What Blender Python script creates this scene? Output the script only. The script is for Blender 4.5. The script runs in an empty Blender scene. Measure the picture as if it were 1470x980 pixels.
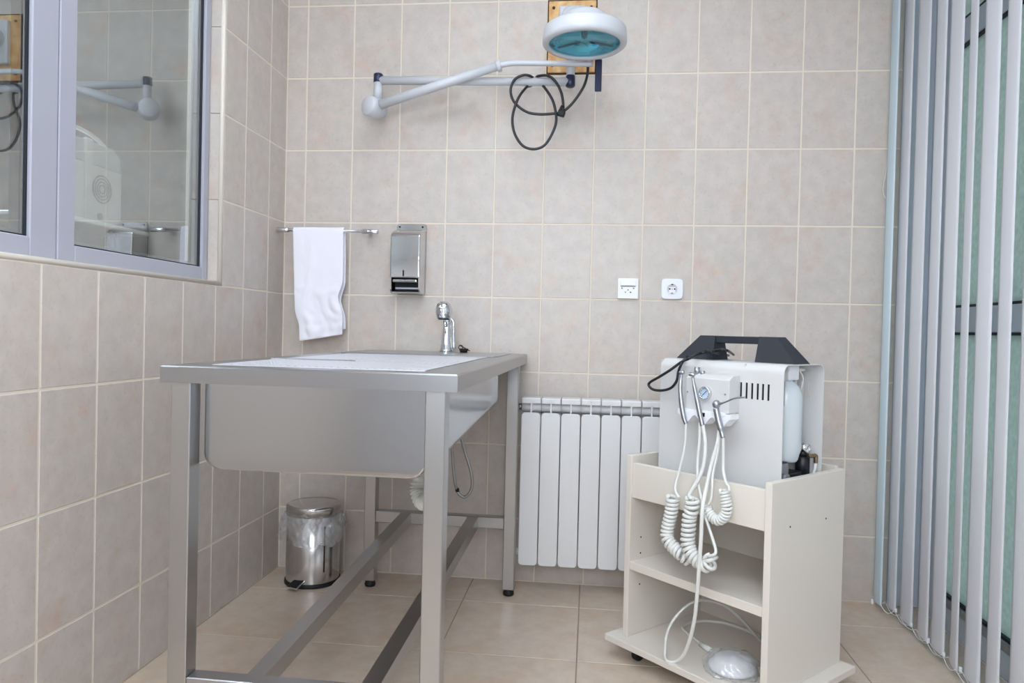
import bpy, bmesh, math, random
from mathutils import Vector, Matrix, noise as mnoise
random.seed(7)
S = bpy.context.scene
COL = S.collection
PI = math.pi

# ------------------------------------------------------------------ camera
FPX = 1041.458
CAM = Vector((1.29434, -2.93815, 1.02207))
YAW, PIT, ROL = 0.108406, -0.01524, 0.023792
_fw = Vector((-math.sin(YAW)*math.cos(PIT), math.cos(YAW)*math.cos(PIT), math.sin(PIT)))
_r0 = Vector((math.cos(YAW), math.sin(YAW), 0)); _u0 = _r0.cross(_fw)
_rt = math.cos(ROL)*_r0 + math.sin(ROL)*_u0
_up = -math.sin(ROL)*_r0 + math.cos(ROL)*_u0
cd = bpy.data.cameras.new('camera'); cam = bpy.data.objects.new('camera', cd); COL.objects.link(cam)
cd.sensor_width = 36; cd.lens = FPX/1470*36; cd.clip_start = 0.02
m = Matrix((_rt, _up, -_fw)).transposed().to_4x4(); m.translation = CAM
cam.matrix_world = m
S.camera = cam

def at(U, V, ax, val):
    d = _fw + _rt*((U-735)/FPX) - _up*((V-490)/FPX)
    i = 'xyz'.index(ax); t = (val-CAM[i])/d[i]
    return CAM + d*t

# ------------------------------------------------------------------ world, light, exposure
W = bpy.data.worlds.new('world'); S.world = W; W.use_nodes = True
bg = W.node_tree.nodes['Background']; bg.inputs[0].default_value = (0.80, 0.88, 1.0, 1); bg.inputs[1].default_value = 2.2
S.view_settings.view_transform = 'Standard'; S.view_settings.look = 'None'
S.view_settings.gamma = 1.0; S.view_settings.use_curve_mapping = False
S.view_settings.exposure = 0.05
# fill light from an added window opening behind the camera
RW = (0.60, 1.80, 0.95, 2.35)       # x0, x1, z0, z1 of the added window opening
ld = bpy.data.lights.new('rear_fill_light', 'AREA'); ld.shape = 'RECTANGLE'; ld.size = RW[1]-RW[0]; ld.size_y = RW[3]-RW[2]
ld.energy = 42.0; ld.color = (0.87, 0.94, 1.0)
lo = bpy.data.objects.new('rear_fill_light', ld); COL.objects.link(lo); lo.location = ((RW[0]+RW[1])/2, -3.86, (RW[2]+RW[3])/2)
lo.rotation_euler = (PI/2, 0, 0)
LIGHT_TABLE, LIGHT_REAR, LIGHT_NEXT = 3.5, 8.2, 26.0     # radiance of the ceiling panels

# ------------------------------------------------------------------ materials
def lin(c):
    return tuple(((x/255)/12.92 if x/255 <= 0.04045 else ((x/255+0.055)/1.055)**2.4) for x in c)
MATS = {}
def mat(name, rgb, rough=0.5, metal=0.0, spec=0.5, coat=0.0):
    mt = bpy.data.materials.new(name); mt.use_nodes = True
    b = mt.node_tree.nodes['Principled BSDF']
    b.inputs['Base Color'].default_value = (*lin(rgb), 1); b.inputs['Roughness'].default_value = rough
    b.inputs['Metallic'].default_value = metal; b.inputs['Specular IOR Level'].default_value = spec
    b.inputs['Coat Weight'].default_value = coat
    MATS[name] = mt
    return mt
def nt(mt): return mt.node_tree.nodes, mt.node_tree.links, mt.node_tree.nodes['Principled BSDF']
def add_bump(mt, scale, strength, dist=0.002, coord='Object', mapping=(1, 1, 1), detail=3):
    n, l, b = nt(mt)
    tc = n.new('ShaderNodeTexCoord'); mp = n.new('ShaderNodeMapping'); mp.inputs['Scale'].default_value = mapping
    ns = n.new('ShaderNodeTexNoise'); ns.inputs['Scale'].default_value = scale; ns.inputs['Detail'].default_value = detail
    bp = n.new('ShaderNodeBump'); bp.inputs['Strength'].default_value = strength; bp.inputs['Distance'].default_value = dist
    l.new(tc.outputs[coord], mp.inputs[0]); l.new(mp.outputs[0], ns.inputs[0]); l.new(ns.outputs[0], bp.inputs['Height'])
    l.new(bp.outputs[0], b.inputs['Normal'])
    return ns

def tile_mat(name, base, warm, fleck, patch_lo, patch_hi, rough):
    mt = mat(name, base, rough); n, l, b = nt(mt)
    tc = n.new('ShaderNodeTexCoord'); oi = n.new('ShaderNodeObjectInfo')
    mu = n.new('ShaderNodeVectorMath'); mu.operation = 'MULTIPLY_ADD'
    cb = n.new('ShaderNodeCombineXYZ'); sc = n.new('ShaderNodeMath'); sc.operation = 'MULTIPLY'; sc.inputs[1].default_value = 37.0
    l.new(oi.outputs['Random'], sc.inputs[0]); l.new(sc.outputs[0], cb.inputs[0]); l.new(sc.outputs[0], cb.inputs[1]); l.new(sc.outputs[0], cb.inputs[2])
    mu.inputs[1].default_value = (1, 1, 1); l.new(tc.outputs['Object'], mu.inputs[0]); l.new(cb.outputs[0], mu.inputs[2])
    n1 = n.new('ShaderNodeTexNoise'); n1.inputs['Scale'].default_value = 9; n1.inputs['Detail'].default_value = 6; n1.inputs['Roughness'].default_value = 0.62
    n2 = n.new('ShaderNodeTexNoise'); n2.inputs['Scale'].default_value = 85; n2.inputs['Detail'].default_value = 4; n2.inputs['Roughness'].default_value = 0.7
    n3 = n.new('ShaderNodeTexNoise'); n3.inputs['Scale'].default_value = 22; n3.inputs['Detail'].default_value = 5
    for q in (n1, n2, n3): l.new(mu.outputs[0], q.inputs[0])
    r1 = n.new('ShaderNodeValToRGB'); r1.color_ramp.elements[0].position = patch_lo; r1.color_ramp.elements[1].position = patch_hi
    r1.color_ramp.elements[0].color = (0, 0, 0, 1); r1.color_ramp.elements[1].color = (1, 1, 1, 1)
    l.new(n1.outputs[0], r1.inputs[0])
    m1 = n.new('ShaderNodeMix'); m1.data_type = 'RGBA'; m1.inputs[6].default_value = (*lin(base), 1); m1.inputs[7].default_value = (*lin(warm), 1)
    l.new(r1.outputs[0], m1.inputs[0])
    r2 = n.new('ShaderNodeValToRGB'); r2.color_ramp.elements[0].position = 0.55; r2.color_ramp.elements[1].position = 0.72
    r2.color_ramp.elements[0].color = (0, 0, 0, 1); r2.color_ramp.elements[1].color = (0.55, 0.55, 0.55, 1)
    l.new(n2.outputs[0], r2.inputs[0])
    m2 = n.new('ShaderNodeMix'); m2.data_type = 'RGBA'; m2.inputs[7].default_value = (*lin(fleck), 1)
    l.new(r2.outputs[0], m2.inputs[0]); l.new(m1.outputs[2], m2.inputs[6])
    r3 = n.new('ShaderNodeMapRange'); r3.inputs[1].default_value = 0.3; r3.inputs[2].default_value = 0.7; r3.inputs[3].default_value = 0.93; r3.inputs[4].default_value = 1.05
    l.new(n3.outputs[0], r3.inputs[0])
    m3 = n.new('ShaderNodeVectorMath'); m3.operation = 'SCALE'; l.new(m2.outputs[2], m3.inputs[0]); l.new(r3.outputs[0], m3.inputs['Scale'])
    l.new(m3.outputs[0], b.inputs['Base Color'])
    bp = n.new('ShaderNodeBump'); bp.inputs['Strength'].default_value = 0.12; bp.inputs['Distance'].default_value = 0.002
    l.new(n3.outputs[0], bp.inputs['Height']); l.new(bp.outputs[0], b.inputs['Normal'])
    return mt

def brushed(name, rgb, mapping, r_lo, r_hi):
    mt = mat(name, rgb, 0.3, 1.0); n, l, b = nt(mt)
    tc = n.new('ShaderNodeTexCoord'); mp = n.new('ShaderNodeMapping'); mp.inputs['Scale'].default_value = mapping
    ns = n.new('ShaderNodeTexNoise'); ns.inputs['Scale'].default_value = 1.0; ns.inputs['Detail'].default_value = 4
    l.new(tc.outputs['Object'], mp.inputs[0]); l.new(mp.outputs[0], ns.inputs[0])
    r = n.new('ShaderNodeMapRange'); r.inputs[1].default_value = 0.3; r.inputs[2].default_value = 0.7; r.inputs[3].default_value = r_lo; r.inputs[4].default_value = r_hi
    l.new(ns.outputs[0], r.inputs[0]); l.new(r.outputs[0], b.inputs['Roughness'])
    return mt

M_TILE = tile_mat('wall_tile', (201, 192, 184), (204, 181, 166), (180, 170, 160), 0.54, 0.74, 0.38)
M_FLOOR = tile_mat('floor_tile', (208, 192, 175), (202, 178, 156), (186, 170, 155), 0.45, 0.72, 0.36)
M_GROUT = mat('grout', (228, 217, 200), 0.9)
M_FGROUT = mat('floor_grout', (150, 132, 116), 0.9)
M_BEAD = mat('cream_edge_bead', (226, 217, 204), 0.3)
M_CEIL = mat('ceiling_paint', (238, 238, 240), 0.9); add_bump(M_CEIL, 60, 0.1)
M_WALLP = mat('wall_paint', (228, 230, 233), 0.85); add_bump(M_WALLP, 60, 0.1)
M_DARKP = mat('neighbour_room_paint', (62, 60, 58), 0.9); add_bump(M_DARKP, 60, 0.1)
M_ALU = mat('lilac_grey_frame', (172, 173, 184), 0.32, 0.0, 0.5)
M_ALUB = mat('blue_grey_frame', (206, 214, 226), 0.35)
M_GASK = mat('black_gasket', (18, 20, 30), 0.5)
M_STEELX = brushed('brushed_steel_across', (182, 183, 186), (6, 900, 900), 0.278, 0.288)
M_STEELZ = brushed('brushed_steel_upright', (186, 186, 186), (900, 900, 6), 0.28, 0.292)
M_STEELY = brushed('brushed_steel_lengthwise', (184, 183, 182), (900, 6, 900), 0.298, 0.312)
M_POLISH = brushed('polished_steel', (204, 203, 203), (60, 60, 4), 0.12, 0.20)
M_CHROME = mat('chrome', (222, 223, 226), 0.07, 1.0)
M_SILVER = mat('satin_silver', (176, 178, 186), 0.38, 1.0)
M_WHITE = mat('white_enamel', (229, 228, 228), 0.30)
M_LAMPW = mat('lamp_white_enamel', (204, 206, 211), 0.32)
M_DEVW = mat('white_powder_coat', (211, 210, 209), 0.45); add_bump(M_DEVW, 700, 0.05, 0.0005)
M_CREAM = mat('cream_laminate', (224, 217, 206), 0.42); add_bump(M_CREAM, 400, 0.04, 0.0005)
M_PLAST = mat('white_plastic', (236, 237, 242), 0.3)
M_CORD = mat('white_rubber_cord', (224, 224, 220), 0.38)
M_BLACK = mat('black_plastic', (24, 25, 29), 0.42)
M_HANDLE = mat('black_grained_plastic', (38, 41, 50), 0.55); add_bump(M_HANDLE, 500, 0.15, 0.001)
M_NAVY = mat('navy_plastic', (32, 37, 70), 0.35)
M_BCABLE = mat('black_cable', (30, 31, 34), 0.4)
M_RUBBER = mat('black_rubber', (16, 16, 17), 0.6)
M_DARK = mat('dark_interior', (20, 20, 22), 0.7)
M_TOWEL = mat('white_terry', (244, 242, 250), 0.95, 0, 0.1); add_bump(M_TOWEL, 900, 0.5, 0.002, detail=2)
M_SLAT = mat('white_blind_fabric', (208, 209, 214), 0.8); add_bump(M_SLAT, 900, 0.1, 0.0005)
M_SLATB = mat('pale_blue_blind_fabric', (204, 220, 228), 0.8); add_bump(M_SLATB, 900, 0.1, 0.0005)
M_BRASS = mat('brass', (150, 128, 100), 0.35, 1.0)
M_GREYP = mat('grey_plastic', (128, 130, 134), 0.45)
M_HOSE = mat('grey_braided_hose', (150, 150, 148), 0.35, 0.7); add_bump(M_HOSE, 900, 0.4, 0.001)
M_CORR = mat('translucent_white_corrugated_plastic', (214, 214, 208), 0.35)
M_DESK = mat('brown_desk', (112, 100, 90), 0.5)

M_BOARD = mat('amber_mounting_board', (226, 178, 112), 0.55); n, l, b = nt(M_BOARD)
ns = add_bump(M_BOARD, 30, 0.1, mapping=(1, 1, 1))
rr = n.new('ShaderNodeValToRGB'); rr.color_ramp.elements[0].color = (*lin((206, 152, 92)), 1); rr.color_ramp.elements[1].color = (*lin((236, 198, 140)), 1)
rr.color_ramp.elements[0].position = 0.35; rr.color_ramp.elements[1].position = 0.65
l.new(ns.outputs[0], rr.inputs[0]); l.new(rr.outputs[0], b.inputs['Base Color'])
M_BURNT = mat('dark_board_edge', (66, 46, 28), 0.8)

def glass_mat(name, tint, refl, rough=0.0):
    mt = bpy.data.materials.new(name); mt.use_nodes = True; n = mt.node_tree.nodes; l = mt.node_tree.links; n.clear()
    o = n.new('ShaderNodeOutputMaterial'); mx = n.new('ShaderNodeMixShader'); t = n.new('ShaderNodeBsdfTransparent'); g = n.new('ShaderNodeBsdfGlossy')
    t.inputs[0].default_value = (*tint, 1); g.inputs['Color'].default_value = (0.95, 0.97, 0.97, 1); g.inputs['Roughness'].default_value = rough
    mx.inputs[0].default_value = refl
    l.new(t.outputs[0], mx.inputs[1]); l.new(g.outputs[0], mx.inputs[2]); l.new(mx.outputs[0], o.inputs[0])
    return mt
M_PANE = glass_mat('coated_window_glass', (0.80, 0.84, 0.84), 0.34)
M_TEAL = glass_mat('teal_filter_glass', (0.52, 0.86, 0.92), 0.12)
M_GAUGE = glass_mat('gauge_glass', (0.95, 0.97, 1.0), 0.05)

def sheet_mat(name, col, clear, gloss, bump=0.0):
    mt = bpy.data.materials.new(name); mt.use_nodes = True; n = mt.node_tree.nodes; l = mt.node_tree.links; n.clear()
    o = n.new('ShaderNodeOutputMaterial'); t = n.new('ShaderNodeBsdfTransparent'); d = n.new('ShaderNodeBsdfTranslucent'); df = n.new('ShaderNodeBsdfDiffuse'); g = n.new('ShaderNodeBsdfGlossy')
    for q in (d, df): q.inputs[0].default_value = (*col, 1)
    g.inputs['Roughness'].default_value = 0.25
    a = n.new('ShaderNodeMixShader'); a.inputs[0].default_value = 0.75; l.new(d.outputs[0], a.inputs[1]); l.new(df.outputs[0], a.inputs[2])
    c = n.new('ShaderNodeMixShader'); c.inputs[0].default_value = gloss; l.new(a.outputs[0], c.inputs[1]); l.new(g.outputs[0], c.inputs[2])
    e = n.new('ShaderNodeMixShader'); e.inputs[0].default_value = 1-clear; l.new(t.outputs[0], e.inputs[1]); l.new(c.outputs[0], e.inputs[2])
    l.new(e.outputs[0], o.inputs[0])
    if bump:
        tc = n.new('ShaderNodeTexCoord'); vo = n.new('ShaderNodeTexVoronoi'); vo.inputs['Scale'].default_value = 20; vo.feature = 'SMOOTH_F1'
        bp = n.new('ShaderNodeBump'); bp.inputs['Strength'].default_value = bump; bp.inputs['Distance'].default_value = 0.02
        l.new(tc.outputs['Object'], vo.inputs[0]); l.new(vo.outputs['Distance'], bp.inputs['Height'])
        for q in (d, df, g): l.new(bp.outputs[0], q.inputs['Normal'])
        rm = n.new('ShaderNodeMapRange'); rm.inputs[1].default_value = 0.1; rm.inputs[2].default_value = 0.9; rm.inputs[3].default_value = 1-clear-0.18; rm.inputs[4].default_value = 1-clear+0.22
        l.new(vo.outputs['Distance'], rm.inputs[0]); l.new(rm.outputs[0], e.inputs[0])
    return mt
M_BAG = sheet_mat('clear_plastic_film', (0.90, 0.91, 0.94), 0.62, 0.35, 0.15)
M_BOTTLE = sheet_mat('milky_bottle_plastic', (0.84, 0.90, 0.93), 0.05, 0.08)

# frosted green door glass: light scatters through and off it
M_FROST = mat('frosted_green_glass', (176, 194, 184), 0.35); n, l, b = nt(M_FROST)
ns = add_bump(M_FROST, 55, 0.5, 0.004, detail=4)
rr = n.new('ShaderNodeValToRGB'); rr.color_ramp.elements[0].color = (*lin((184, 199, 191)), 1); rr.color_ramp.elements[1].color = (*lin((204, 216, 209)), 1)
rr.color_ramp.elements[0].position = 0.3; rr.color_ramp.elements[1].position = 0.7
l.new(ns.outputs[0], rr.inputs[0]); l.new(rr.outputs[0], b.inputs['Base Color'])
tr = n.new('ShaderNodeBsdfTranslucent'); l.new(rr.outputs[0], tr.inputs[0])
mx = n.new('ShaderNodeMixShader'); mx.inputs[0].default_value = 0.5
l.new(b.outputs[0], mx.inputs[1]); l.new(tr.outputs[0], mx.inputs[2]); l.new(mx.outputs[0], n['Material Output'].inputs[0])

def lamp_mat(name, strength):
    mt = bpy.data.materials.new(name); mt.use_nodes = True
    b_ = mt.node_tree.nodes['Principled BSDF']; b_.inputs['Emission Color'].default_value = (0.87, 0.95, 1.055, 1); b_.inputs['Emission Strength'].default_value = strength
    return mt

# ------------------------------------------------------------------ geometry collector
class G:
    def __init__(s): s.v = []; s.f = []; s.sm = []
    def add(s, vs, fs, smooth=False):
        o = len(s.v); s.v += [tuple(q) for q in vs]; s.f += [[i+o for i in f] for f in fs]; s.sm += [smooth]*len(fs); return s
    def bm(s, b, smooth=False):
        b.verts.index_update(); s.add([q.co for q in b.verts], [[q.index for q in f.verts] for f in b.faces], smooth); b.free(); return s
    def box(s, a, c, bev=0.0, seg=1, mtx=None, smooth=False):
        b = bmesh.new(); bmesh.ops.create_cube(b, size=1)
        for q in b.verts: q.co = Vector(((a[i]+c[i])/2 + q.co[i]*(c[i]-a[i]) for i in range(3)))
        if bev > 0: bmesh.ops.bevel(b, geom=b.edges[:], offset=bev, segments=seg, profile=0.5, affect='EDGES', clamp_overlap=True)
        if mtx: b.transform(mtx)
        return s.bm(b, smooth)
    def bar(s, p, q, w, h, up=Vector((0, 0, 1))):
        p, q = Vector(p), Vector(q); d = (q-p).normalized(); x = d.cross(up).normalized(); y = x.cross(d)
        vs = [e + x*(a*w/2) + y*(b_*h/2) for e in (p, q) for a, b_ in ((-1, -1), (1, -1), (1, 1), (-1, 1))]
        return s.add(vs, [(0, 1, 2, 3), (7, 6, 5, 4), (0, 4, 5, 1), (1, 5, 6, 2), (2, 6, 7, 3), (3, 7, 4, 0)])
    def tube(s, pts, r, seg=8, smooth=True, cap=True, flat=1.0):
        pts = [Vector(p) for p in pts]; n = len(pts); rs = r if isinstance(r, (list, tuple)) else [r]*n
        vs = []; t0 = (pts[1]-pts[0]).normalized()
        nr = t0.orthogonal().normalized()
        for i in range(n):
            t = (pts[min(i+1, n-1)]-pts[max(i-1, 0)])
            t = t.normalized() if t.length > 1e-9 else t0
            nr = (nr - t*nr.dot(t)); nr = nr.normalized() if nr.length > 1e-6 else t.orthogonal().normalized()
            bi = t.cross(nr)
            for k in range(seg):
                a = 2*PI*k/seg; vs.append(pts[i] + nr*(math.cos(a)*rs[i]) + bi*(math.sin(a)*rs[i]*flat))
        fs = [(i*seg+k, i*seg+(k+1) % seg, (i+1)*seg+(k+1) % seg, (i+1)*seg+k) for i in range(n-1) for k in range(seg)]
        s.add(vs, fs, smooth)
        if cap:
            o = len(s.v)-len(vs)
            s.f += [[o+k for k in range(seg)][::-1], [o+(n-1)*seg+k for k in range(seg)]]; s.sm += [False, False]
        return s
    def cyl(s, p, q, r, r2=None, seg=24, bev=0.0):
        p, q = Vector(p), Vector(q); r2 = r if r2 is None else r2
        if bev:
            d = (q-p).normalized()
            return s.tube([p, p+d*1e-4, p+d*bev, q-d*bev, q-d*1e-4, q], [0.0001, r-bev, r, r2, r2-bev, 0.0001], seg, True, False)
        return s.tube([p, q], [r, r2], seg, True)
    def lathe(s, c, prof, seg=40, axis='z', smooth=True, fn=None):
        c = Vector(c); n = len(prof); vs = []
        for i, (r, h) in enumerate(prof):
            for k in range(seg):
                a = 2*PI*k/seg; rr_ = r*(fn(a, i) if fn else 1)
                x, y = rr_*math.cos(a), rr_*math.sin(a)
                vs.append(c + (Vector((x, y, h)) if axis == 'z' else Vector((x, h, y)) if axis == 'y' else Vector((h, x, y))))
        fs = [(i*seg+k, i*seg+(k+1) % seg, (i+1)*seg+(k+1) % seg, (i+1)*seg+k) for i in range(n-1) for k in range(seg)]
        return s.add(vs, fs, smooth)
    def prism(s, poly, axis, lo, hi, bev=0.0, seg=2):
        b = bmesh.new()
        def P(p, h): return (h, p[0], p[1]) if axis == 'x' else (p[0], h, p[1]) if axis == 'y' else (p[0], p[1], h)
        A = [b.verts.new(P(p, lo)) for p in poly]; B = [b.verts.new(P(p, hi)) for p in poly]; n = len(poly)
        b.faces.new(A[::-1]); b.faces.new(B)
        for i in range(n): b.faces.new((A[i], A[(i+1) % n], B[(i+1) % n], B[i]))
        bmesh.ops.recalc_face_normals(b, faces=b.faces[:])
        if bev: bmesh.ops.bevel(b, geom=b.edges[:], offset=bev, segments=seg, profile=0.5, affect='EDGES', clamp_overlap=True)
        return s.bm(b)
    def mesh(s, name):
        me = bpy.data.meshes.new(name); me.from_pydata(s.v, [], s.f); me.polygons.foreach_set('use_smooth', s.sm)
        b = bmesh.new(); b.from_mesh(me); bmesh.ops.recalc_face_normals(b, faces=b.faces[:]); b.to_mesh(me); b.free()
        me.update(); return me

ROOTM = {}
def props(o, label=None, cat=None, group=None, kind=None):
    for k, v in (('label', label), ('category', cat), ('group', group), ('kind', kind)):
        if v: o[k] = v
    return o
def thing(name, label, cat, loc=(0, 0, 0), rotz=0.0, group=None):
    o = bpy.data.objects.new(name, None); COL.objects.link(o); o.empty_display_size = 0.05
    o.location = loc; o.rotation_euler = (0, 0, rotz)
    ROOTM[o.name] = Matrix.Translation(loc) @ Matrix.Rotation(rotz, 4, 'Z')
    return props(o, label, cat, group)
def rootmat(o):
    while o.parent: o = o.parent
    return ROOTM.get(o.name, Matrix.Identity(4))
def part(name, g, mt, parent, label=None, local=False, kind=None):
    me = g.mesh(name)
    if not local: me.transform(rootmat(parent).inverted())
    me.materials.append(mt); o = bpy.data.objects.new(name, me); COL.objects.link(o); o.parent = parent
    return props(o, label, kind=kind)
def solo(name, g, mt, label=None, cat=None, group=None, kind=None, origin=None):
    me = g.mesh(name); me.materials.append(mt)
    if origin: me.transform(Matrix.Translation(-Vector(origin)))
    o = bpy.data.objects.new(name, me); COL.objects.link(o)
    if origin: o.location = origin
    return props(o, label, cat, group, kind)
def inst(name, me, loc, parent, rotz=0.0):
    o = bpy.data.objects.new(name, me); COL.objects.link(o); o.parent = parent; o.location = loc
    if rotz: o.rotation_euler = (0, 0, rotz)
    return o
def smooth_path(pts, n=8):
    pts = [Vector(p) for p in pts]; out = []
    for i in range(len(pts)-1):
        p0 = pts[max(i-1, 0)]; p1 = pts[i]; p2 = pts[i+1]; p3 = pts[min(i+2, len(pts)-1)]
        for k in range(n):
            t = k/n
            out.append(0.5*((2*p1)+(p2-p0)*t+(2*p0-5*p1+4*p2-p3)*t*t+(3*p1-p0-3*p2+p3)*t**3))
    out.append(pts[-1]); return out
def coil(path, R, r, turns, seg=6, per=14):
    P = smooth_path(path, 12); L = [0]
    for i in range(1, len(P)): L.append(L[-1]+(P[i]-P[i-1]).length)
    N = int(turns*per); out = []; nr = None; j = 0
    for i in range(N+1):
        s_ = L[-1]*i/N
        while j < len(L)-2 and L[j+1] < s_: j += 1
        f = (s_-L[j])/max(1e-9, L[j+1]-L[j]); c = P[j].lerp(P[j+1], f); t = (P[j+1]-P[j]).normalized()
        nr = t.orthogonal().normalized() if nr is None else (nr-t*nr.dot(t)).normalized()
        bi = t.cross(nr); a = 2*PI*i/per
        out.append(c+nr*(R*math.cos(a))+bi*(R*math.sin(a)))
    return out

# ================================================================== ROOM
ROOM_Y0, ROOM_H, RIGHT_X = -3.75, 2.90, 2.56
TW_, TH_ = 0.2, 0.3
ROW0 = 0.25484                      # height of the cut bottom row
XB = 0.28726                        # first vertical joint on the back wall
YA = 0.15391                        # first vertical joint on the left wall
GAP = 0.006
rows = [0.0] + [ROW0 + TH_*i for i in range(9)] + [ROOM_H]

TILEMESH = {}
def tile_mesh(w, h, mt, axis):
    k = (round(w, 4), round(h, 4), mt.name, axis)
    if k not in TILEMESH:
        g = G(); b = bmesh.new(); bmesh.ops.create_cube(b, size=1)
        for q in b.verts:
            q.co = Vector((q.co.x*w, q.co.y*0.008, q.co.z*h)) if axis == 'y' else Vector((q.co.x*0.008, q.co.y*w, q.co.z*h)) if axis == 'x' else Vector((q.co.x*w, q.co.y*h, q.co.z*0.008))
        bmesh.ops.bevel(b, geom=b.edges[:], offset=0.0013, segments=1, affect='EDGES')
        g.bm(b); me = g.mesh('tile'); me.materials.append(mt); TILEMESH[k] = me
    return TILEMESH[k]

# back wall: grout bed, one board-filled tile left out behind the lamp mount
wb = solo('wall_back', G().box((-0.15, 0.0014, -0.1), (RIGHT_X+0.12, 0.15, ROOM_H+0.1)), M_GROUT, kind='structure')
xs = [0.0] + [XB - TW_] + [XB + TW_*i for i in range(12)] + [RIGHT_X]
for i in range(len(xs)-1):
    for j in range(len(rows)-1):
        if abs(xs[i]-(XB+0.8)) < 1e-6 and abs(rows[j]-(ROW0+1.8)) < 1e-6: continue
        w = xs[i+1]-xs[i]-GAP; h = rows[j+1]-rows[j]-GAP
        inst('wall_tile', tile_mesh(w, h, M_TILE, 'y'), ((xs[i]+xs[i+1])/2, 0.004, (rows[j]+rows[j+1])/2), wb)

# left wall with the window opening
WY1, WY0, WZ0, WZ1 = -0.512, -2.72, 1.1548, 2.62
g = G()
for a, c in (((-0.14, ROOM_Y0, -0.1), (-0.0014, 0.0025, WZ0-0.001)), ((-0.14, ROOM_Y0, WZ1), (-0.0014, 0.0025, ROOM_H+0.1)),
             ((-0.14, WY1, WZ0-0.001), (-0.0014, 0.0025, WZ1)), ((-0.14, ROOM_Y0, WZ0-0.001), (-0.0014, WY0, WZ1))):
    g.box(a, c)
wl = solo('wall_left', g, M_GROUT, kind='structure')
ys = [0.0] + [YA + TW_*i for i in range(18)] + [-ROOM_Y0]
for i in range(len(ys)-1):
    for j in range(len(rows)-1):
        y1, y0, z0, z1 = -ys[i], -ys[i+1], rows[j], rows[j+1]
        pieces = [(y0, y1, z0, z1)]
        if z1 > WZ0+0.01 and z0 < WZ1-0.01 and y0 < WY1-0.003 and y1 > WY0+0.003:
            pieces = []
            if y1 > WY1: pieces.append((WY1+0.002, y1, z0, z1))
            if y0 < WY0: pieces.append((y0, WY0-0.002, z0, z1))
            if z1 > WZ1: pieces.append((max(y0, WY0), min(y1, WY1), WZ1, z1))
        for p in pieces:
            if p[1]-p[0] < 0.02 or p[3]-p[2] < 0.02: continue
            inst('wall_tile', tile_mesh(p[1]-p[0]-GAP, p[3]-p[2]-GAP, M_TILE, 'x'), (-0.004, (p[0]+p[1])/2, (p[2]+p[3])/2), wl)
# tiled reveal strips and the rounded edge beads around the opening
FX = -0.048
for z0, z1 in ((1.170, 1.4548), (1.4548, 1.7548), (1.7548, 2.0548), (2.0548, 2.3548), (2.3548, 2.61)):
    g = G().box((FX, WY1-0.012, z0+0.0008), (-0.008, WY1-0.002, z1-0.0008), 0.0006); part('reveal_tile', g, M_TILE, wl)
solo('trim_1', G().tube([(-0.006, WY1-0.006, WZ0), (-0.006, WY1-0.006, WZ1)], 0.0085, 12), M_BEAD, kind='structure')
g = G().tube([(-0.006, WY1-0.004, WZ0+0.006), (-0.006, WY0, WZ0+0.006)], 0.0085, 12)
g.box((FX, WY0, WZ0), (-0.006, WY1-0.004, WZ0+0.0145))
solo('trim_2', g, M_BEAD, kind='structure')

# window: lilac-grey aluminium frame, fixed sash to the right, second sash to the left
win = bpy.data.objects.new('window_1', None); COL.objects.link(win); win.location = (FX, -1.5, WZ0); ROOTM[win.name] = Matrix.Translation(win.location); props(win, kind='structure')
FZ0 = WZ0+0.015; FR = WY1-0.013
def frame_rect(y0, y1, z0, z1, wy0, wy1, wz0, wz1, x0, x1, bev=0.003):
    g = G(); g.box((x0, y0, z0), (x1, y0+wy0, z1), bev); g.box((x0, y1-wy1, z0), (x1, y1, z1), bev)
    g.box((x0, y0+wy0, z0), (x1, y1-wy1, z0+wz0), bev); g.box((x0, y0+wy0, z1-wz1), (x1, y1-wy1, z1), bev); return g
WT = WZ1-0.005
def sash(y0, y1, wl_, wr_, wb_):
    part('sash', frame_rect(y0, y1, FZ0, WT, wl_, wr_, wb_, 0.05, FX-0.055, FX), M_ALU, win)
    gy0, gy1, gz0, gz1 = y0+wl_, y1-wr_, FZ0+wb_, WT-0.05
    part('gasket', frame_rect(gy0, gy1, gz0, gz1, 0.004, 0.004, 0.004, 0.004, FX-0.020, FX-0.009, 0.0), M_GASK, win)
    part('pane', G().box((FX-0.018, gy0+0.002, gz0+0.002), (FX-0.013, gy1-0.002, gz1-0.002)), M_PANE, win)
    part('spacer', frame_rect(gy0+0.004, gy1-0.004, gz0+0.004, gz1-0.004, 0.012, 0.012, 0.010, 0.012, FX-0.042, FX-0.020, 0.0), M_SILVER, win)
MID = at(84, 200, 'x', FX).y
sash(MID+0.0015, FR, 0.062, 0.034, 0.046)
sash(WY0+0.01, MID-0.0015, 0.06, 0.088, 0.050)

# floor
XF = [0.0] + [0.40 + 0.4375*i for i in range(5)] + [RIGHT_X+0.1]
YF = [0.0] + [-0.25 - 0.438*i for i in range(8)] + [ROOM_Y0]
fl = solo('floor', G().box((-0.15, ROOM_Y0-0.1, -0.12), (RIGHT_X+0.15, 0.15, -0.0015)), M_FGROUT, kind='structure')
for i in range(len(XF)-1):
    for j in range(len(YF)-1):
        w = XF[i+1]-XF[i]-0.003; h = YF[j]-YF[j+1]-0.003
        inst('floor_tile', tile_mesh(w, h, M_FLOOR, 'z'), ((XF[i]+XF[i+1])/2, (YF[j]+YF[j+1])/2, -0.004), fl)

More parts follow.
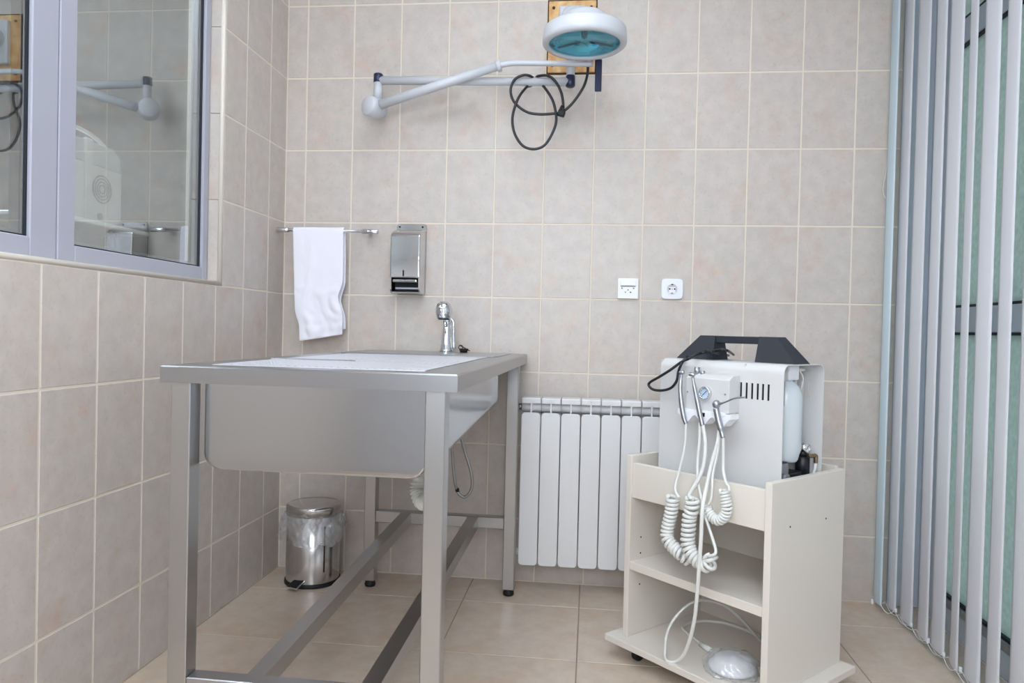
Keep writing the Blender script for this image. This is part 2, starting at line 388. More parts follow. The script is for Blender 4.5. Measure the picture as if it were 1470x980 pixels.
solo('ceiling', G().box((-0.15, ROOM_Y0-0.1, ROOM_H), (RIGHT_X+0.15, 0.15, ROOM_H+0.1)), M_CEIL, kind='structure')
g = G(); yf0, yf1 = ROOM_Y0-0.1, ROOM_Y0
for a, c in (((-0.15, yf0, -0.1), (RW[0], yf1, ROOM_H)), ((RW[1], yf0, -0.1), (RIGHT_X+0.15, yf1, ROOM_H)), ((RW[0], yf0, -0.1), (RW[1], yf1, RW[2])), ((RW[0], yf0, RW[3]), (RW[1], yf1, ROOM_H))): g.box(a, c)
solo('wall_front', g, M_WALLP, kind='structure')
fill_opening = bpy.data.objects.new('added_fill_window', None); COL.objects.link(fill_opening); fill_opening.location = (RW[0], yf1, RW[2]); ROOTM[fill_opening.name] = Matrix.Translation(fill_opening.location); props(fill_opening, kind='structure')  # invented window, added to hold the fill light
for a, c in (((RW[0], yf0+0.03, RW[2]), (RW[0]+0.05, yf1-0.01, RW[3])), ((RW[1]-0.05, yf0+0.03, RW[2]), (RW[1], yf1-0.01, RW[3])), ((RW[0]+0.05, yf0+0.03, RW[2]), (RW[1]-0.05, yf1-0.01, RW[2]+0.05)), ((RW[0]+0.05, yf0+0.03, RW[3]-0.05), (RW[1]-0.05, yf1-0.01, RW[3])), (((RW[0]+RW[1])/2-0.03, yf0+0.03, RW[2]+0.05), ((RW[0]+RW[1])/2+0.03, yf1-0.01, RW[3]-0.05))):
    part('fill_window_frame', G().box(a, c, 0.003), M_ALU, fill_opening)
DY0, DY1 = -2.35, 0.0
g = G(); g.box((RIGHT_X, ROOM_Y0, -0.1), (RIGHT_X+0.12, DY0, ROOM_H)); g.box((RIGHT_X, DY0, 2.62), (RIGHT_X+0.12, 0.003, ROOM_H)); g.box((RIGHT_X-0.0, DY0, -0.1), (RIGHT_X+0.12, 0.003, 0.004))
solo('wall_right', g, M_WALLP, kind='structure')

# glazed balcony door on the right
door = bpy.data.objects.new('door_1', None); COL.objects.link(door); door.location = (RIGHT_X+0.02, -1.2, 0); ROOTM[door.name] = Matrix.Translation(door.location); props(door, kind='structure')
X0, X1 = RIGHT_X, RIGHT_X+0.07
JY = -0.150
part('jamb', G().box((X0, JY, 0.004), (X1, -0.001, 2.62), 0.002), M_ALUB, door)
part('jamb_cover', G().box((2.478, -0.030, 0.001), (X0, -0.0005, 2.62), 0.002), M_ALUB, door)
part('jamb', G().box((X0, DY0, 0.004), (X1, DY0+0.15, 2.62), 0.002), M_ALUB, door)
for nm, z0, z1 in (('threshold_rail', 0.004, 0.088), ('transom', 1.052, 1.138), ('head_rail', 2.06, 2.145), ('top_rail', 2.55, 2.62)):
    part(nm, G().box((X0, DY0+0.15, z0), (X1, JY, z1), 0.003), M_ALUB, door)
part('bottom_bead', G().box((X0-0.006, DY0+0.15, 0.088), (X1, JY, 0.118), 0.006, 2), M_SILVER, door)
MUL = -1.30
part('mullion', G().box((X0, MUL-0.05, 0.118), (X1, MUL+0.05, 2.55), 0.003), M_ALUB, door)
for y0, y1 in ((MUL+0.05, JY), (DY0+0.15, MUL-0.05)):
    for z0, z1 in ((0.118, 1.052), (1.138, 2.06), (2.145, 2.55)):
        part('gasket', frame_rect(y0, y1, z0, z1, 0.009, 0.009, 0.009, 0.009, X0+0.004, X0+0.03, 0), M_GASK, door)
        part('glass_pane', G().box((X0+0.016, y0+0.003, z0+0.003), (X0+0.022, y1-0.003, z1-0.003)), M_FROST, door)

# ceiling panels: table lamp, added bounced-flash stand-in, added fill for the next room
for (cx, cy, lb, le) in ((1.05, -1.35, 'white ceiling panel lamp above the steel table', LIGHT_TABLE), (0.90, -2.85, 'added ceiling panel standing in for flash bounced off the ceiling', LIGHT_REAR), (-1.3, -0.9, 'added fill panel brightening the device in the neighbouring room', LIGHT_NEXT)):
    t = thing('ceiling_panel_lamp', lb, 'ceiling lamp', (cx, cy, ROOM_H-0.06-(0.1 if cx < 0 else 0)), group='ceiling panel lamps')
    zc_ = ROOM_H-(0.1 if cx < 0 else 0)
    part('housing', G().box((cx-0.64, cy-0.49, zc_-0.055), (cx+0.64, cy+0.49, zc_-0.001), 0.004), M_WHITE, t)
    part('diffuser', G().box((cx-0.62, cy-0.47, zc_-0.060), (cx+0.62, cy+0.47, zc_-0.056)), lamp_mat('lamp_diffuser', le), t)

# ================================================================== NEIGHBOUR ROOM behind the window
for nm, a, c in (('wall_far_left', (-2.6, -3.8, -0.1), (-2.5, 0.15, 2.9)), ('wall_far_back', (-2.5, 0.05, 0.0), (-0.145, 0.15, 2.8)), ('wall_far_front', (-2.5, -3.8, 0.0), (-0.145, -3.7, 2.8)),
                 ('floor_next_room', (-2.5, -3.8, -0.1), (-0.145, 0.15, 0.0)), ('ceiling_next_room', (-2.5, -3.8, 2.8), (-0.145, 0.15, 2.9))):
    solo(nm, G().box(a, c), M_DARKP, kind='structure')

# ================================================================== STEEL GROOMING / WASH TABLE
TX, TY, TL, TWD, TZ = 0.362, -1.45, 1.44, 0.660, 0.928
tab = thing('steel_wash_table', 'brushed stainless steel wash table with deep basin on square legs', 'table', (TX, TY, 0), -0.012)
# top: folded apron all round, rim with an opening over the basin, rear deck
OX0, OX1, OY0, OY1 = 0.075, 0.575, 0.075, 0.965
g = G(); th = 0.002; ap = 0.037
b = bmesh.new()
def ring(b, outer, inner, z):
    o = [b.verts.new((*p, z)) for p in outer]; i = [b.verts.new((*p, z)) for p in inner]
    for k in range(4): b.faces.new((o[k], o[(k+1) % 4], i[(k+1) % 4], i[k]))
    return o, i
out = [(0.003, 0.003), (TWD-0.003, 0.003), (TWD-0.003, TL-0.003), (0.003, TL-0.003)]
inn = [(OX0, OY0), (OX1, OY0), (OX1, OY1), (OX0, OY1)]
o, i_ = ring(b, out, inn, TZ)
out2 = [(0, 0), (TWD, 0), (TWD, TL), (0, TL)]
o2 = [b.verts.new((*p, TZ-0.003)) for p in out2]; o3 = [b.verts.new((*p, TZ-ap)) for p in out2]
i2 = [b.verts.new((*p, TZ-0.016)) for p in inn]
o4 = [b.verts.new((x+(0.02 if x < 0.3 else -0.02), y+(0.02 if y < 0.7 else -0.02), TZ-ap)) for x, y in out2]
for k in range(4):
    n_ = (k+1) % 4
    b.faces.new((o[k], o2[k], o2[n_], o[n_])); b.faces.new((o2[k], o3[k], o3[n_], o2[n_])); b.faces.new((i_[k], i_[n_], i2[n_], i2[k])); b.faces.new((o3[k], o4[k], o4[n_], o3[n_]))
g.bm(b)
part('table_top', g, brushed('brushed_steel_top_dimmed', (166, 166, 168), (6, 900, 900), 0.278, 0.288), tab, local=True)  # darker steel copy; the apron's dark reflection is put into its colour
# raised rear deck panel and the seam strips
part('rear_deck', G().box((0.07, 1.03, TZ), (0.60, 1.38, TZ+0.003), 0.0015), M_STEELX, tab, local=True)
part('seam_strip', G().box((0.05, OY1+0.004, TZ), (OX1+0.02, OY1+0.020, TZ+0.005), 0.002), M_STEELX, tab, local=True)
# basin: sloping floor, rounded corners
def rrect(x0, x1, y0, y1, r, n=5):
    pts = []
    for cx, cy, a0 in ((x1-r, y0+r, -PI/2), (x1-r, y1-r, 0), (x0+r, y1-r, PI/2), (x0+r, y0+r, PI)):
        for k in range(n+1): a = a0+PI/2*k/n; pts.append((cx+r*math.cos(a), cy+r*math.sin(a)))
    return pts
BX0, BX1, BY0, BY1 = 0.066, 0.590, 0.060, 1.12
def zb(y): return 0.694 + 0.048*(y-BY0)/(BY1-BY0)
g = G(); loops = []
NR = 6; CR = 0.035
for inset_i in range(NR+1):
    a = PI/2*inset_i/NR; ins = CR*(1-math.cos(a)); dz = CR*(1-math.sin(a))
    loops.append([(x, y, zb(y)+dz) for x, y in rrect(BX0+ins, BX1-ins, BY0+ins*0.05, BY1-ins*0.05, 0.012+0.001*inset_i)])
loops = [[(x, y, TZ-0.020) for x, y in rrect(BX0, BX1, BY0, BY1, 0.012)]] + loops
vs = [p for L_ in loops for p in L_]; n_ = len(loops[0])
fs = [(i*n_+k, i*n_+(k+1) % n_, (i+1)*n_+(k+1) % n_, (i+1)*n_+k) for i in range(len(loops)-1) for k in range(n_)]
fs.append([(len(loops)-1)*n_+k for k in range(n_)])
g.add(vs, fs, False)
part('basin', g, brushed('brushed_steel_basin', (184, 185, 187), (6, 900, 900), 0.165, 0.175), tab, local=True)
g = G().cyl((0.50, 0.36, 0.660), (0.50, 0.36, 0.72), 0.022); part('drain_fitting', g, M_PLAST, tab, local=True)
# perforated grate panels lying in the opening
def grate(x0, x1, y0, y1, nx, ny):
    g = G(); z1, z0 = TZ+0.0015, TZ-0.002; vs = []; fs = []; m_ = 0.012
    dx = (x1-x0-2*m_)/nx; dy = (y1-y0-2*m_)/ny
    for a, c in (((x0, y0), (x1, y0+m_)), ((x0, y1-m_), (x1, y1)), ((x0, y0+m_), (x0+m_, y1-m_)), ((x1-m_, y0+m_), (x1, y1-m_))):
        g.add([(a[0], a[1], z1), (c[0], a[1], z1), (c[0], c[1], z1), (a[0], c[1], z1)], [(0, 1, 2, 3)])
    g.box((x0, y0, z0-0.014), (x0+0.002, y1, z1)); g.box((x1-0.002, y0, z0-0.014), (x1, y1, z1)); g.box((x0, y0, z0-0.014), (x1, y0+0.002, z1)); g.box((x0, y1-0.002, z0-0.014), (x1, y1, z1))
    for i in range(nx):
        for j in range(ny):
            cx, cy = x0+m_+(i+.5)*dx, y0+m_+(j+.5)*dy; r = 0.20*min(dx, dy); o_ = []
            sq = [(-1, -1), (0, -1), (1, -1), (1, 0), (1, 1), (0, 1), (-1, 1), (-1, 0)]
            A = [(cx+a*dx/2, cy+b_*dy/2, z1) for a, b_ in sq]
            B = [(cx+r*a/math.hypot(a, b_), cy+r*b_/math.hypot(a, b_), z1) for a, b_ in sq]
            g.add(A+B, [(k, (k+1) % 8, 8+(k+1) % 8, 8+k) for k in range(8)])
    return g
M_GRATE = mat('satin_grate_steel', (226, 227, 233), 0.5, 0.55)
gp1 = part('perforated_grate', grate(OX0+0.002, OX1-0.002, OY0+0.002, 0.405, 28, 18), M_GRATE, tab, local=True)
gp2 = part('perforated_grate', grate(OX0+0.002, OX1-0.002, 0.412, OY1-0.002, 28, 30), M_GRATE, tab, local=True)
part('grate_handle', G().box((0.06, 0.403, TZ-0.004), (0.30, 0.414, TZ+0.004), 0.002), M_STEELX, gp1, local=True)
# legs, feet, rails
LG = 0.044
legs = [(0.016, 0.018), (0.588, 0.018), (0.050, 1.273), (0.602, 1.273)]
for x, y in legs:
    part('leg', G().box((x, y, 0.025), (x+LG, y+LG, TZ-0.020), 0.002), M_STEELZ, tab, local=True)
    part('foot', G().lathe((x+LG/2, y+LG/2, 0), [(0.001, 0), (0.019, 0), (0.021, 0.004), (0.021, 0.012), (0.018, 0.018), (0.018, 0.026), (0.001, 0.026)], 20), M_RUBBER, tab, local=True)
part('cross_rail', G().box((0.060, 0.020, 0.196), (0.588, 0.060, 0.238), 0.002), M_STEELX, tab, local=True)
part('cross_rail', G().box((0.094, 1.275, 0.258), (0.602, 1.315, 0.302), 0.002), M_STEELX, tab, local=True)
for x in (0.205, 0.470):
    part('stretcher', G().bar((x, 0.058, 0.217), (x+0.012, 1.277, 0.280), 0.042, 0.042), M_STEELY, tab, local=True)

# corrugated waste hose under the basin
P = [at(u, v, 'y', yy) for u, v, yy in ((622, 655, -1.07), (621, 690, -1.07), (617, 712, -1.06), (607, 721, -1.04), (600, 708, -1.02), (600, 690, -1.01), (602, 672, -1.0))]
P[0].z = 0.695; P[-1].z = 0.695
pts = []; rs = []
sp = smooth_path(P, 30)
for k, q in enumerate(sp): pts.append(q); rs.append(0.0180 + 0.0036*math.sin(k*2*PI/8.0))
solo('waste_hose', G().tube(pts, rs, 16), M_CORR, 'white corrugated waste hose looped beneath the steel basin', 'hose')
# braided supply hose
P = [at(u, v, 'y', -0.55) for u, v in ((650, 560), (654, 600), (662, 628), (668, 650), (675, 672), (678, 690), (676, 704), (668, 713), (660, 710), (656, 703))]
hs = thing('supply_hose', 'thin grey braided water hose hanging in a loop behind the front table leg', 'hose', P[6])
part('tube', G().tube(smooth_path(P, 8), 0.0052, 10), M_HOSE, hs)
part('end_nut', G().cyl(P[-1]+Vector((0, 0, 0.006)), P[-1]+Vector((0.002, 0, -0.006)), 0.0075, seg=6), M_DARK, hs)
part('tube_tail', G().tube(smooth_path([P[-1], at(653, 690, 'y', -0.56), at(650, 660, 'y', -0.56), at(648, 600, 'y', -0.56)], 8), 0.005, 10), M_HOSE, hs)

# ---- faucet
fc = thing('faucet', 'chrome mixer faucet with rounded spout on the back of the steel table', 'faucet', (0.727, -0.115, TZ+0.003))
bx, by, bz = 0.727, -0.115, TZ+0.003
body = [(0.001, 0), (0.027, 0), (0.027, 0.006), (0.0235, 0.016), (0.019, 0.05), (0.0165, 0.09), (0.0165, 0.125), (0.001, 0.130)]
part('body', G().lathe((bx, by, bz), body, 28), M_CHROME, fc)
hp = Vector((bx+0.004, by-0.085, bz+0.160))
part('spout', G().tube(smooth_path([(bx, by+0.004, bz+0.115), (bx+0.001, by-0.012, bz+0.142), (bx+0.003, by-0.045, bz+0.158), hp], 6), [0.0165]*6+[0.017]*6+[0.018]*6+[0.019], 20), M_CHROME, fc)
part('spray_head', G().lathe(hp, [(0.001, 0.038), (0.014, 0.035), (0.025, 0.026), (0.0315, 0.010), (0.0325, -0.006), (0.0295, -0.020), (0.025, -0.028), (0.021, -0.031)], 28), M_CHROME, fc)
part('aerator', G().lathe(hp, [(0.0225, -0.028), (0.0225, -0.033), (0.017, -0.034), (0.001, -0.033)], 24), M_BLACK, fc)
part('lever', G().tube(smooth_path([(bx+0.008, by+0.006, bz+0.132), (bx+0.021, by+0.008, bz+0.126), (bx+0.026, by+0.008, bz+0.105), (bx+0.027, by+0.010, bz+0.060), (bx+0.029, by+0.010, bz+0.015)], 6), 0.0075, 12, flat=0.9), M_CHROME, fc)
part('indicator', G().cyl((bx, by-0.0170, bz+0.078), (bx, by-0.0200, bz+0.078), 0.003, seg=12), M_RUBBER, fc)
# drain plug left beside it
pc = Vector((0.797, -0.12, TZ+0.003))
pl = thing('drain_plug', 'small black rubber drain plug lying right of the chrome faucet', 'plug', pc)
part('plug_body', G().lathe(pc, [(0.001, 0), (0.014, 0), (0.017, 0.010), (0.0185, 0.012), (0.0185, 0.015), (0.001, 0.015)], 20), M_RUBBER, pl)
part('tab', G().box((-0.004, -0.024, 0.0), (0.004, 0.024, 0.0035), 0.001, mtx=Matrix.Translation(pc+Vector((0.003, 0, 0.016))) @ Matrix.Rotation(0.5, 4, 'Y') @ Matrix.Rotation(PI/2, 4, 'Z')), M_RUBBER, pl)
part('pull_ring', G().tube([pc+Vector((-0.012+0.008*math.cos(a*PI/6), 0.004*math.sin(a*PI/6), 0.02+0.008*math.sin(a*PI/6))) for a in range(13)], 0.0018, 6), M_RUBBER, pl)

def crumple(g, c, amp, sc, zmin=-1.0, seed=0.0):
    out = []
    for q in g.v:
        v = Vector(q); d = Vector((v.x-c.x, v.y-c.y, 0.4*(v.z-c.z))); d = d.normalized() if d.length > 1e-6 else Vector((0, 0, 1))
        n_ = mnoise.noise(v*sc+Vector((seed, 0, 0)))+0.6*abs(mnoise.noise(v*sc*2.3+Vector((0, seed, 5))))
        v = v + d*(amp*n_) + Vector((0, 0, 0.5*amp*mnoise.noise(v*sc*1.7+Vector((9, seed, 0)))))
        out.append((v.x, v.y, max(v.z, zmin)))
    g.v = out
    return g
# ================================================================== PEDAL BIN
cb = Vector((0.205, -0.135, 0))
bn = thing('pedal_bin', 'polished steel pedal bin with a clear liner in the tiled corner', 'bin', cb)
part('base_ring', G().lathe(cb, [(0.001, 0), (0.109, 0), (0.110, 0.004), (0.109, 0.014), (0.105, 0.016)], 48), M_RUBBER, bn)
part('body', G().lathe(cb, [(0.1045, 0.012), (0.1045, 0.272), (0.102, 0.274), (0.102, 0.10)], 56), M_POLISH, bn)
part('lid', G().lathe(cb, [(0.104, 0.274), (0.107, 0.276), (0.107, 0.304), (0.105, 0.309), (0.098, 0.313), (0.05, 0.318), (0.0, 0.319)], 56), M_POLISH, bn)
def wob(a, i): return 1 + (0.05*math.sin(3*a+1.0+i*0.5)+0.035*math.sin(7*a+i)+0.022*math.sin(17*a+i*1.7)+0.014*math.sin(29*a-i*2.1))*min(1, i/2.0)
prof = [(0.1058, 0.2752), (0.112, 0.276), (0.118, 0.264), (0.119, 0.246), (0.124, 0.226), (0.129, 0.206), (0.130, 0.192), (0.127, 0.180)]
prof = [((p[0]*(1-f)+q[0]*f), (p[1]*(1-f)+q[1]*f)) for p, q in zip(prof, prof[1:]) for f in (0, 0.33, 0.66)]+[prof[-1]]
g = G().lathe(cb, prof, 140, fn=lambda a, i: wob(a, i/3.0))
v2 = []
for q in g.v:
    x, y, z = q; a = math.atan2(y-cb.y, x-cb.x); dn = max(0, (0.262-z)/0.07)
    v2.append((max(x, 0.012), min(y, -0.012), z + dn*(0.014*math.sin(2*a+0.4)+0.008*math.sin(5*a)+0.004*math.sin(11*a)) - dn*(0.018 if abs(a-PI) < 0.5 or abs(a+PI) < 0.5 else 0)))
g.v = v2
crumple(g, cb, 0.007, 30.0)
g.v = [(max(x, 0.006), min(y, -0.006), z) for x, y, z in g.v]
part('liner', g, M_BAG, bn, 'crumpled clear plastic liner')
pd = at(425, 838, 'z', 0.022)
rz = Matrix.Translation(pd) @ Matrix.Rotation(-0.32, 4, 'Z') @ Matrix.Rotation(0.30, 4, 'X')
pdl = part('pedal', G().box((-0.026, -0.030, -0.004), (0.026, 0.030, 0.003), 0.003, 2, rz), M_CHROME, bn)
part('pedal_pad', G().box((-0.021, -0.025, 0.003), (0.021, 0.025, 0.006), 0.001, 1, rz), M_RUBBER, pdl)
part('pedal_arm', G().box((-0.008, 0.02, -0.008), (0.008, 0.07, -0.002), 0.001, 1, rz), M_RUBBER, bn)
hx = cb + Vector((0.075, -0.075, 0))
part('hinge_rod', G().tube([hx+Vector((0, 0, 0.24)), hx+Vector((0, 0, 0.06))], 0.0022, 8), M_RUBBER, bn)

# ================================================================== RADIATOR
RX0, RP, RN = 1.030, 0.0775, 10
rad = thing('radiator', 'white aluminium column radiator on the tiled wall behind the trolley', 'radiator', (RX0, -0.08, 0.10))
def rpart(name, boxes, bev=0.004, seg=2):
    g = G()
    for a, c in boxes: g.box(a, c, bev, seg)
    me = g.mesh(name); me.materials.append(M_WHITE); return me
me_plate = None
g = G().prism(rrect(0.0018, RP-0.0018, 0.006, 0.604, 0.014, 4), 'y', -0.045, -0.033, 0.002, 1); me_plate = g.mesh('front_plate'); me_plate.materials.append(M_WHITE)
me_web = rpart('web', [((RP/2-0.003, -0.036, 0.03), (RP/2+0.003, 0.035, 0.655))], 0.001, 1)
me_cap = rpart('cap', [((0.0012, -0.036, 0.638), (RP-0.0012, 0.040, 0.661))], 0.004, 2)
me_rear = rpart('rear_plate', [((0.003, 0.030, 0.05), (RP-0.003, 0.037, 0.60))], 0.002, 1)
me_hub = G().cyl((0.0006, 0.0, 0.0), (RP-0.0006, 0.0, 0.0), 0.0195, seg=24).mesh('manifold'); me_hub.materials.append(M_WHITE)
for k in range(RN):
    for nm, me in (('front_plate', me_plate), ('web', me_web), ('cap', me_cap), ('rear_plate', me_rear)):
        inst(nm, me, (k*RP, 0, 0), rad)
    for hz_ in (0.622, 0.045): inst('manifold', me_hub, (k*RP, 0, hz_), rad)
part('air_plug', G().cyl((RX0-0.014, -0.08, 0.722), (RX0, -0.08, 0.722), 0.013, seg=6).cyl((RX0-0.019, -0.08, 0.722), (RX0-0.013, -0.08, 0.722), 0.005, seg=8), M_SILVER, rad)
part('blind_plug', G().cyl((RX0-0.010, -0.08, 0.145), (RX0, -0.08, 0.145), 0.015, seg=6), M_WHITE, rad)
for x in (RX0+1.5*RP+0.02, RX0+7.5*RP+0.02):
    part('wall_hook', G().box((x-0.008, -0.06, 0.60), (x+0.008, 0.0, 0.64)), M_SILVER, rad)
vx = RX0+RN*RP
part('valve', G().cyl((vx, -0.08, 0.722), (vx+0.05, -0.08, 0.722), 0.012, seg=12).cyl((vx+0.035, -0.11, 0.722), (vx+0.035, -0.16, 0.722), 0.018, seg=16), M_PLAST, rad)

# ================================================================== WALL FITTINGS
# towel rail
ry, rz_ = -0.075, 1.412
tr_ = thing('towel_rail', 'thin chrome towel rail beside the corner, holding the white towel', 'towel rail', (0.2, 0, rz_))
part('rail', G().tube([(0.004, ry, rz_), (0.395, ry, rz_-0.003)], 0.0065, 16), M_CHROME, tr_)
part('end_sleeve', G().cyl((0.362, ry, rz_-0.003), (0.428, ry, rz_-0.004), 0.0105, seg=18, bev=0.001), M_CHROME, tr_)
part('wall_post', G().tube(smooth_path([(0.392, ry+0.004, rz_-0.003), (0.380, ry+0.035, rz_-0.002), (0.372, -0.001, rz_)], 5), 0.0075, 12), M_CHROME, tr_)
part('end_sleeve', G().cyl((0.001, ry, rz_), (0.050, ry, rz_), 0.0105, seg=18, bev=0.001), M_CHROME, tr_)
# towel
g = G(); NU, NV = 28, 70
path = []
zt = rz_+0.0095
for k in range(NV+1):
    t = k/NV
    if t < 0.40: path.append((ry+0.014, 1.02+(zt-0.012-1.02)*t/0.40, 0))
    elif t < 0.46:
        a = PI*(t-0.40)/0.06; path.append((ry+0.014*math.cos(a), zt-0.012+0.014*math.sin(a), 0))
    else: path.append((ry-0.014, zt-0.012-(zt-0.012-0.968)*(t-0.46)/0.54, 1))
vs = []
for k, (y, z, fr) in enumerate(path):
    d = max(0, (zt-z)/0.44)
    for j in range(NU+1):
        u = j/NU
        xl = 0.074+0.022*d; xr = 0.288+0.006*d-0.020*math.exp(-((d-0.66)/0.10)**2)
        if fr: xl += 0.018*(1/(1+math.exp(-(d-0.82)*40)))
        x = xl+(xr-xl)*u
        fold = 0.007*math.sin(u*5.2+0.6+1.2*d)*d + 0.010*math.exp(-((u-0.30-0.06*math.sin(6*d))/0.07)**2)*d*0.8
        crump = 0.012*mnoise.noise(Vector((u*4.0, d*9.0, 3.0+fr)))*(1 if d > 0.55 else 0.25)
        yy = y + (-(fold+abs(crump)*1.0) if fr else 0.008*d)
        zz = z + (0.030*(u-0.35)*max(0, d-0.5)*2 if fr else -0.014*(1-abs(u-0.6)) * max(0, d-0.6)*4)
        vs.append((x, min(yy, -0.012), zz))
fs = [(k*(NU+1)+j, k*(NU+1)+j+1, (k+1)*(NU+1)+j+1, (k+1)*(NU+1)+j) for k in range(NV) for j in range(NU)]
g.add(vs, fs, True)
tw = solo('hand_towel', g, M_TOWEL, 'white terry hand towel hanging folded over the chrome rail', 'towel', origin=(0.18, ry, zt))
md = tw.modifiers.new('thickness', 'SOLIDIFY'); md.thickness = 0.005; md.offset = 0
md = tw.modifiers.new('smooth', 'SUBSURF'); md.levels = 1; md.render_levels = 1

# soap dispenser
sx0, sx1, sz0, sz1, sy = 0.486, 0.612, 1.158, 1.450, -0.105
M_DISP = mat('dispenser_chrome', (200, 199, 199), 0.13, 1.0)
sd = thing('soap_dispenser', 'chrome wall soap dispenser above the faucet', 'soap dispenser', ((sx0+sx1)/2, 0, sz0))
part('back_plate', G().prism(rrect(sx0, sx1, sz0, sz1, 0.012, 4), 'y', -0.012, -0.0005, 0.002, 1), M_DISP, sd)
prof = [(-0.010, 1.424), (-0.050, 1.420), (-0.092, 1.404), (sy, 1.392), (sy-0.004, 1.30), (sy, 1.221), (-0.010, 1.221)]
part('cover', G().prism(prof, 'x', sx0+0.002, sx1-0.002, 0.006, 3), M_DISP, sd)
for xa, xb in ((sx0+0.002, sx0+0.008), (sx1-0.008, sx1-0.002)):
    part('cheek', G().prism([(-0.012, 1.224), (sy+0.002, 1.224), (sy+0.006, 1.175), (sy+0.016, 1.164), (-0.012, 1.164)], 'x', xa, xb), M_DISP, sd)
part('bottom_plate', G().box((sx0+0.004, sy+0.012, 1.160), (sx1-0.004, -0.012, 1.168), 0.002), M_DISP, sd)
part('recess_shade_block', G().box((sx0+0.012, sy+0.040, 1.168), (sx1-0.012, -0.014, 1.221), 0.003), M_DARK, sd)  # dark block painted in for the shade inside the lever recess
part('push_lever', G().box((sx0+0.014, sy-0.004, 1.203), (sx1-0.012, sy+0.035, 1.216), 0.005, 3), M_DISP, sd)
part('push_lever', G().box((sx0+0.018, sy+0.022, 1.176), (sx1-0.012, sy+0.042, 1.186), 0.004, 2), M_SILVER, sd)
part('sight_slot', G().box((0.5415, sy-0.0055, 1.228), (0.5460, sy-0.001, 1.252), 0.001), M_DARK, sd)
for x in (sx0+0.014, sx1-0.016):
    part('screw', G().cyl((x, -0.0105, 1.437), (x, -0.0135, 1.437), 0.004, seg=10), M_DARK, sd)

# sockets
def at_wall(u, v): return at(u, v, 'y', -0.008)
a = at_wall(887.5, 399.5); c = at_wall(915.5, 428.5); cx_, cz_ = (a.x+c.x)/2, (a.z+c.z)/2
so = thing('covered_socket', 'square white wall socket with hinged cover, left of the round socket', 'socket', (cx_, 0, cz_))
part('plate', G().prism(rrect(cx_-0.040, cx_+0.040, cz_-0.0405, cz_+0.0405, 0.003, 3), 'y', -0.014, -0.0005, 0.0015, 2), M_PLAST, so)
part('hinged_cover', G().box((cx_-0.031, -0.020, cz_+0.010), (cx_+0.031, -0.013, cz_+0.033), 0.003, 2), M_PLAST, so)
part('cover_shadow_strip', G().box((cx_-0.029, -0.0150, cz_+0.0065), (cx_+0.029, -0.0138, cz_+0.0095)), M_GREYP, so)  # grey strip coloured as the shade below the hinged cover
for x in (-0.024, 0.022):
    part('clip', G().box((cx_+x-0.003, -0.0152, cz_-0.002), (cx_+x+0.003, -0.0138, cz_+0.003)), M_GREYP, so)
for x, z, w in ((0.0, -0.006, 0.002), (-0.010, -0.015, 0.0018), (0.010, -0.015, 0.003)):
    part('contact_hole', G().box((cx_+x-w, -0.0149, cz_+z-0.002), (cx_+x+w, -0.0139, cz_+z+0.002)), M_DARK, so)
a = at_wall(950, 400); c = at_wall(979.5, 429); cx_, cz_ = (a.x+c.x)/2, (a.z+c.z)/2
so = thing('round_pin_socket', 'white rounded earthed wall socket right of the covered socket', 'socket', (cx_, 0, cz_))
bulge = []
for k in range(32):
    a_ = 2*PI*k/32; e = 0.30; bulge.append((cx_+0.042*math.copysign(abs(math.cos(a_))**e, math.cos(a_))*(1-0.10*abs(math.sin(a_))**6), cz_+0.0405*math.copysign(abs(math.sin(a_))**e, math.sin(a_))))
part('plate', G().prism(bulge, 'y', -0.013, -0.0005, 0.0015, 2), M_PLAST, so)
part('rim', G().lathe((cx_, 0, cz_-0.001), [(0.0215, -0.0128), (0.0215, -0.0155), (0.0195, -0.0155), (0.0192, -0.0128)], 36, 'y'), M_PLAST, so)
part('well', G().lathe((cx_, 0, cz_-0.001), [(0.0195, -0.0133), (0.001, -0.0133)], 36, 'y'), mat('socket_well', (196, 197, 202), 0.4), so)
part('face', G().box((cx_-0.0125, -0.0150, cz_-0.0175), (cx_+0.0125, -0.0131, cz_+0.006), 0.002), M_PLAST, so)
for x in (-0.0095, 0.0095):
    part('pin_hole', G().cyl((cx_+x, -0.0135, cz_-0.001), (cx_+x, -0.0156, cz_-0.001), 0.0032, seg=14), M_DARK, so)
for z in (0.0165, -0.0175):
    part('earth_clip', G().box((cx_-0.003, -0.0158, cz_+z-0.0025), (cx_+0.003, -0.0135, cz_+z+0.0025), 0.0008), M_GREYP if z < 0 else M_DARK, so)
part('screw', G().cyl((cx_, -0.0145, cz_-0.001), (cx_, -0.0154, cz_-0.001), 0.0022, seg=10), M_GREYP, so)

# ================================================================== SURGICAL LAMP
BX_, BZ_ = XB+0.8+0.1, ROW0+1.95
bo = thing('mounting_board', 'amber wall board set among the tiles behind the surgical lamp', 'board', (BX_, 0, BZ_))
part('dark_edge', G().box((BX_-0.0995, -0.0005, BZ_-0.1495), (BX_+0.0995, 0.0028, BZ_+0.1495)), M_BURNT, bo)
part('board', G().box((BX_-0.0945, -0.007, BZ_-0.1430), (BX_+0.0945, 0.0015, BZ_+0.1430), 0.002), M_BOARD, bo)
for sx_, sz_ in ((-0.075, -0.115), (0.075, -0.115), (-0.075, 0.115), (0.075, 0.115)):
    part('screw', G().cyl((BX_+sx_, -0.0065, BZ_+sz_), (BX_+sx_, -0.010, BZ_+sz_), 0.006, seg=10), M_BURNT, bo)
AY = -0.115
lamp = thing('surgical_lamp', 'white wall mounted surgical lamp with jointed arm and teal glass', 'lamp', (BX_, 0, BZ_))
sh = at(819, 110, 'y', AY); SX = sh.x
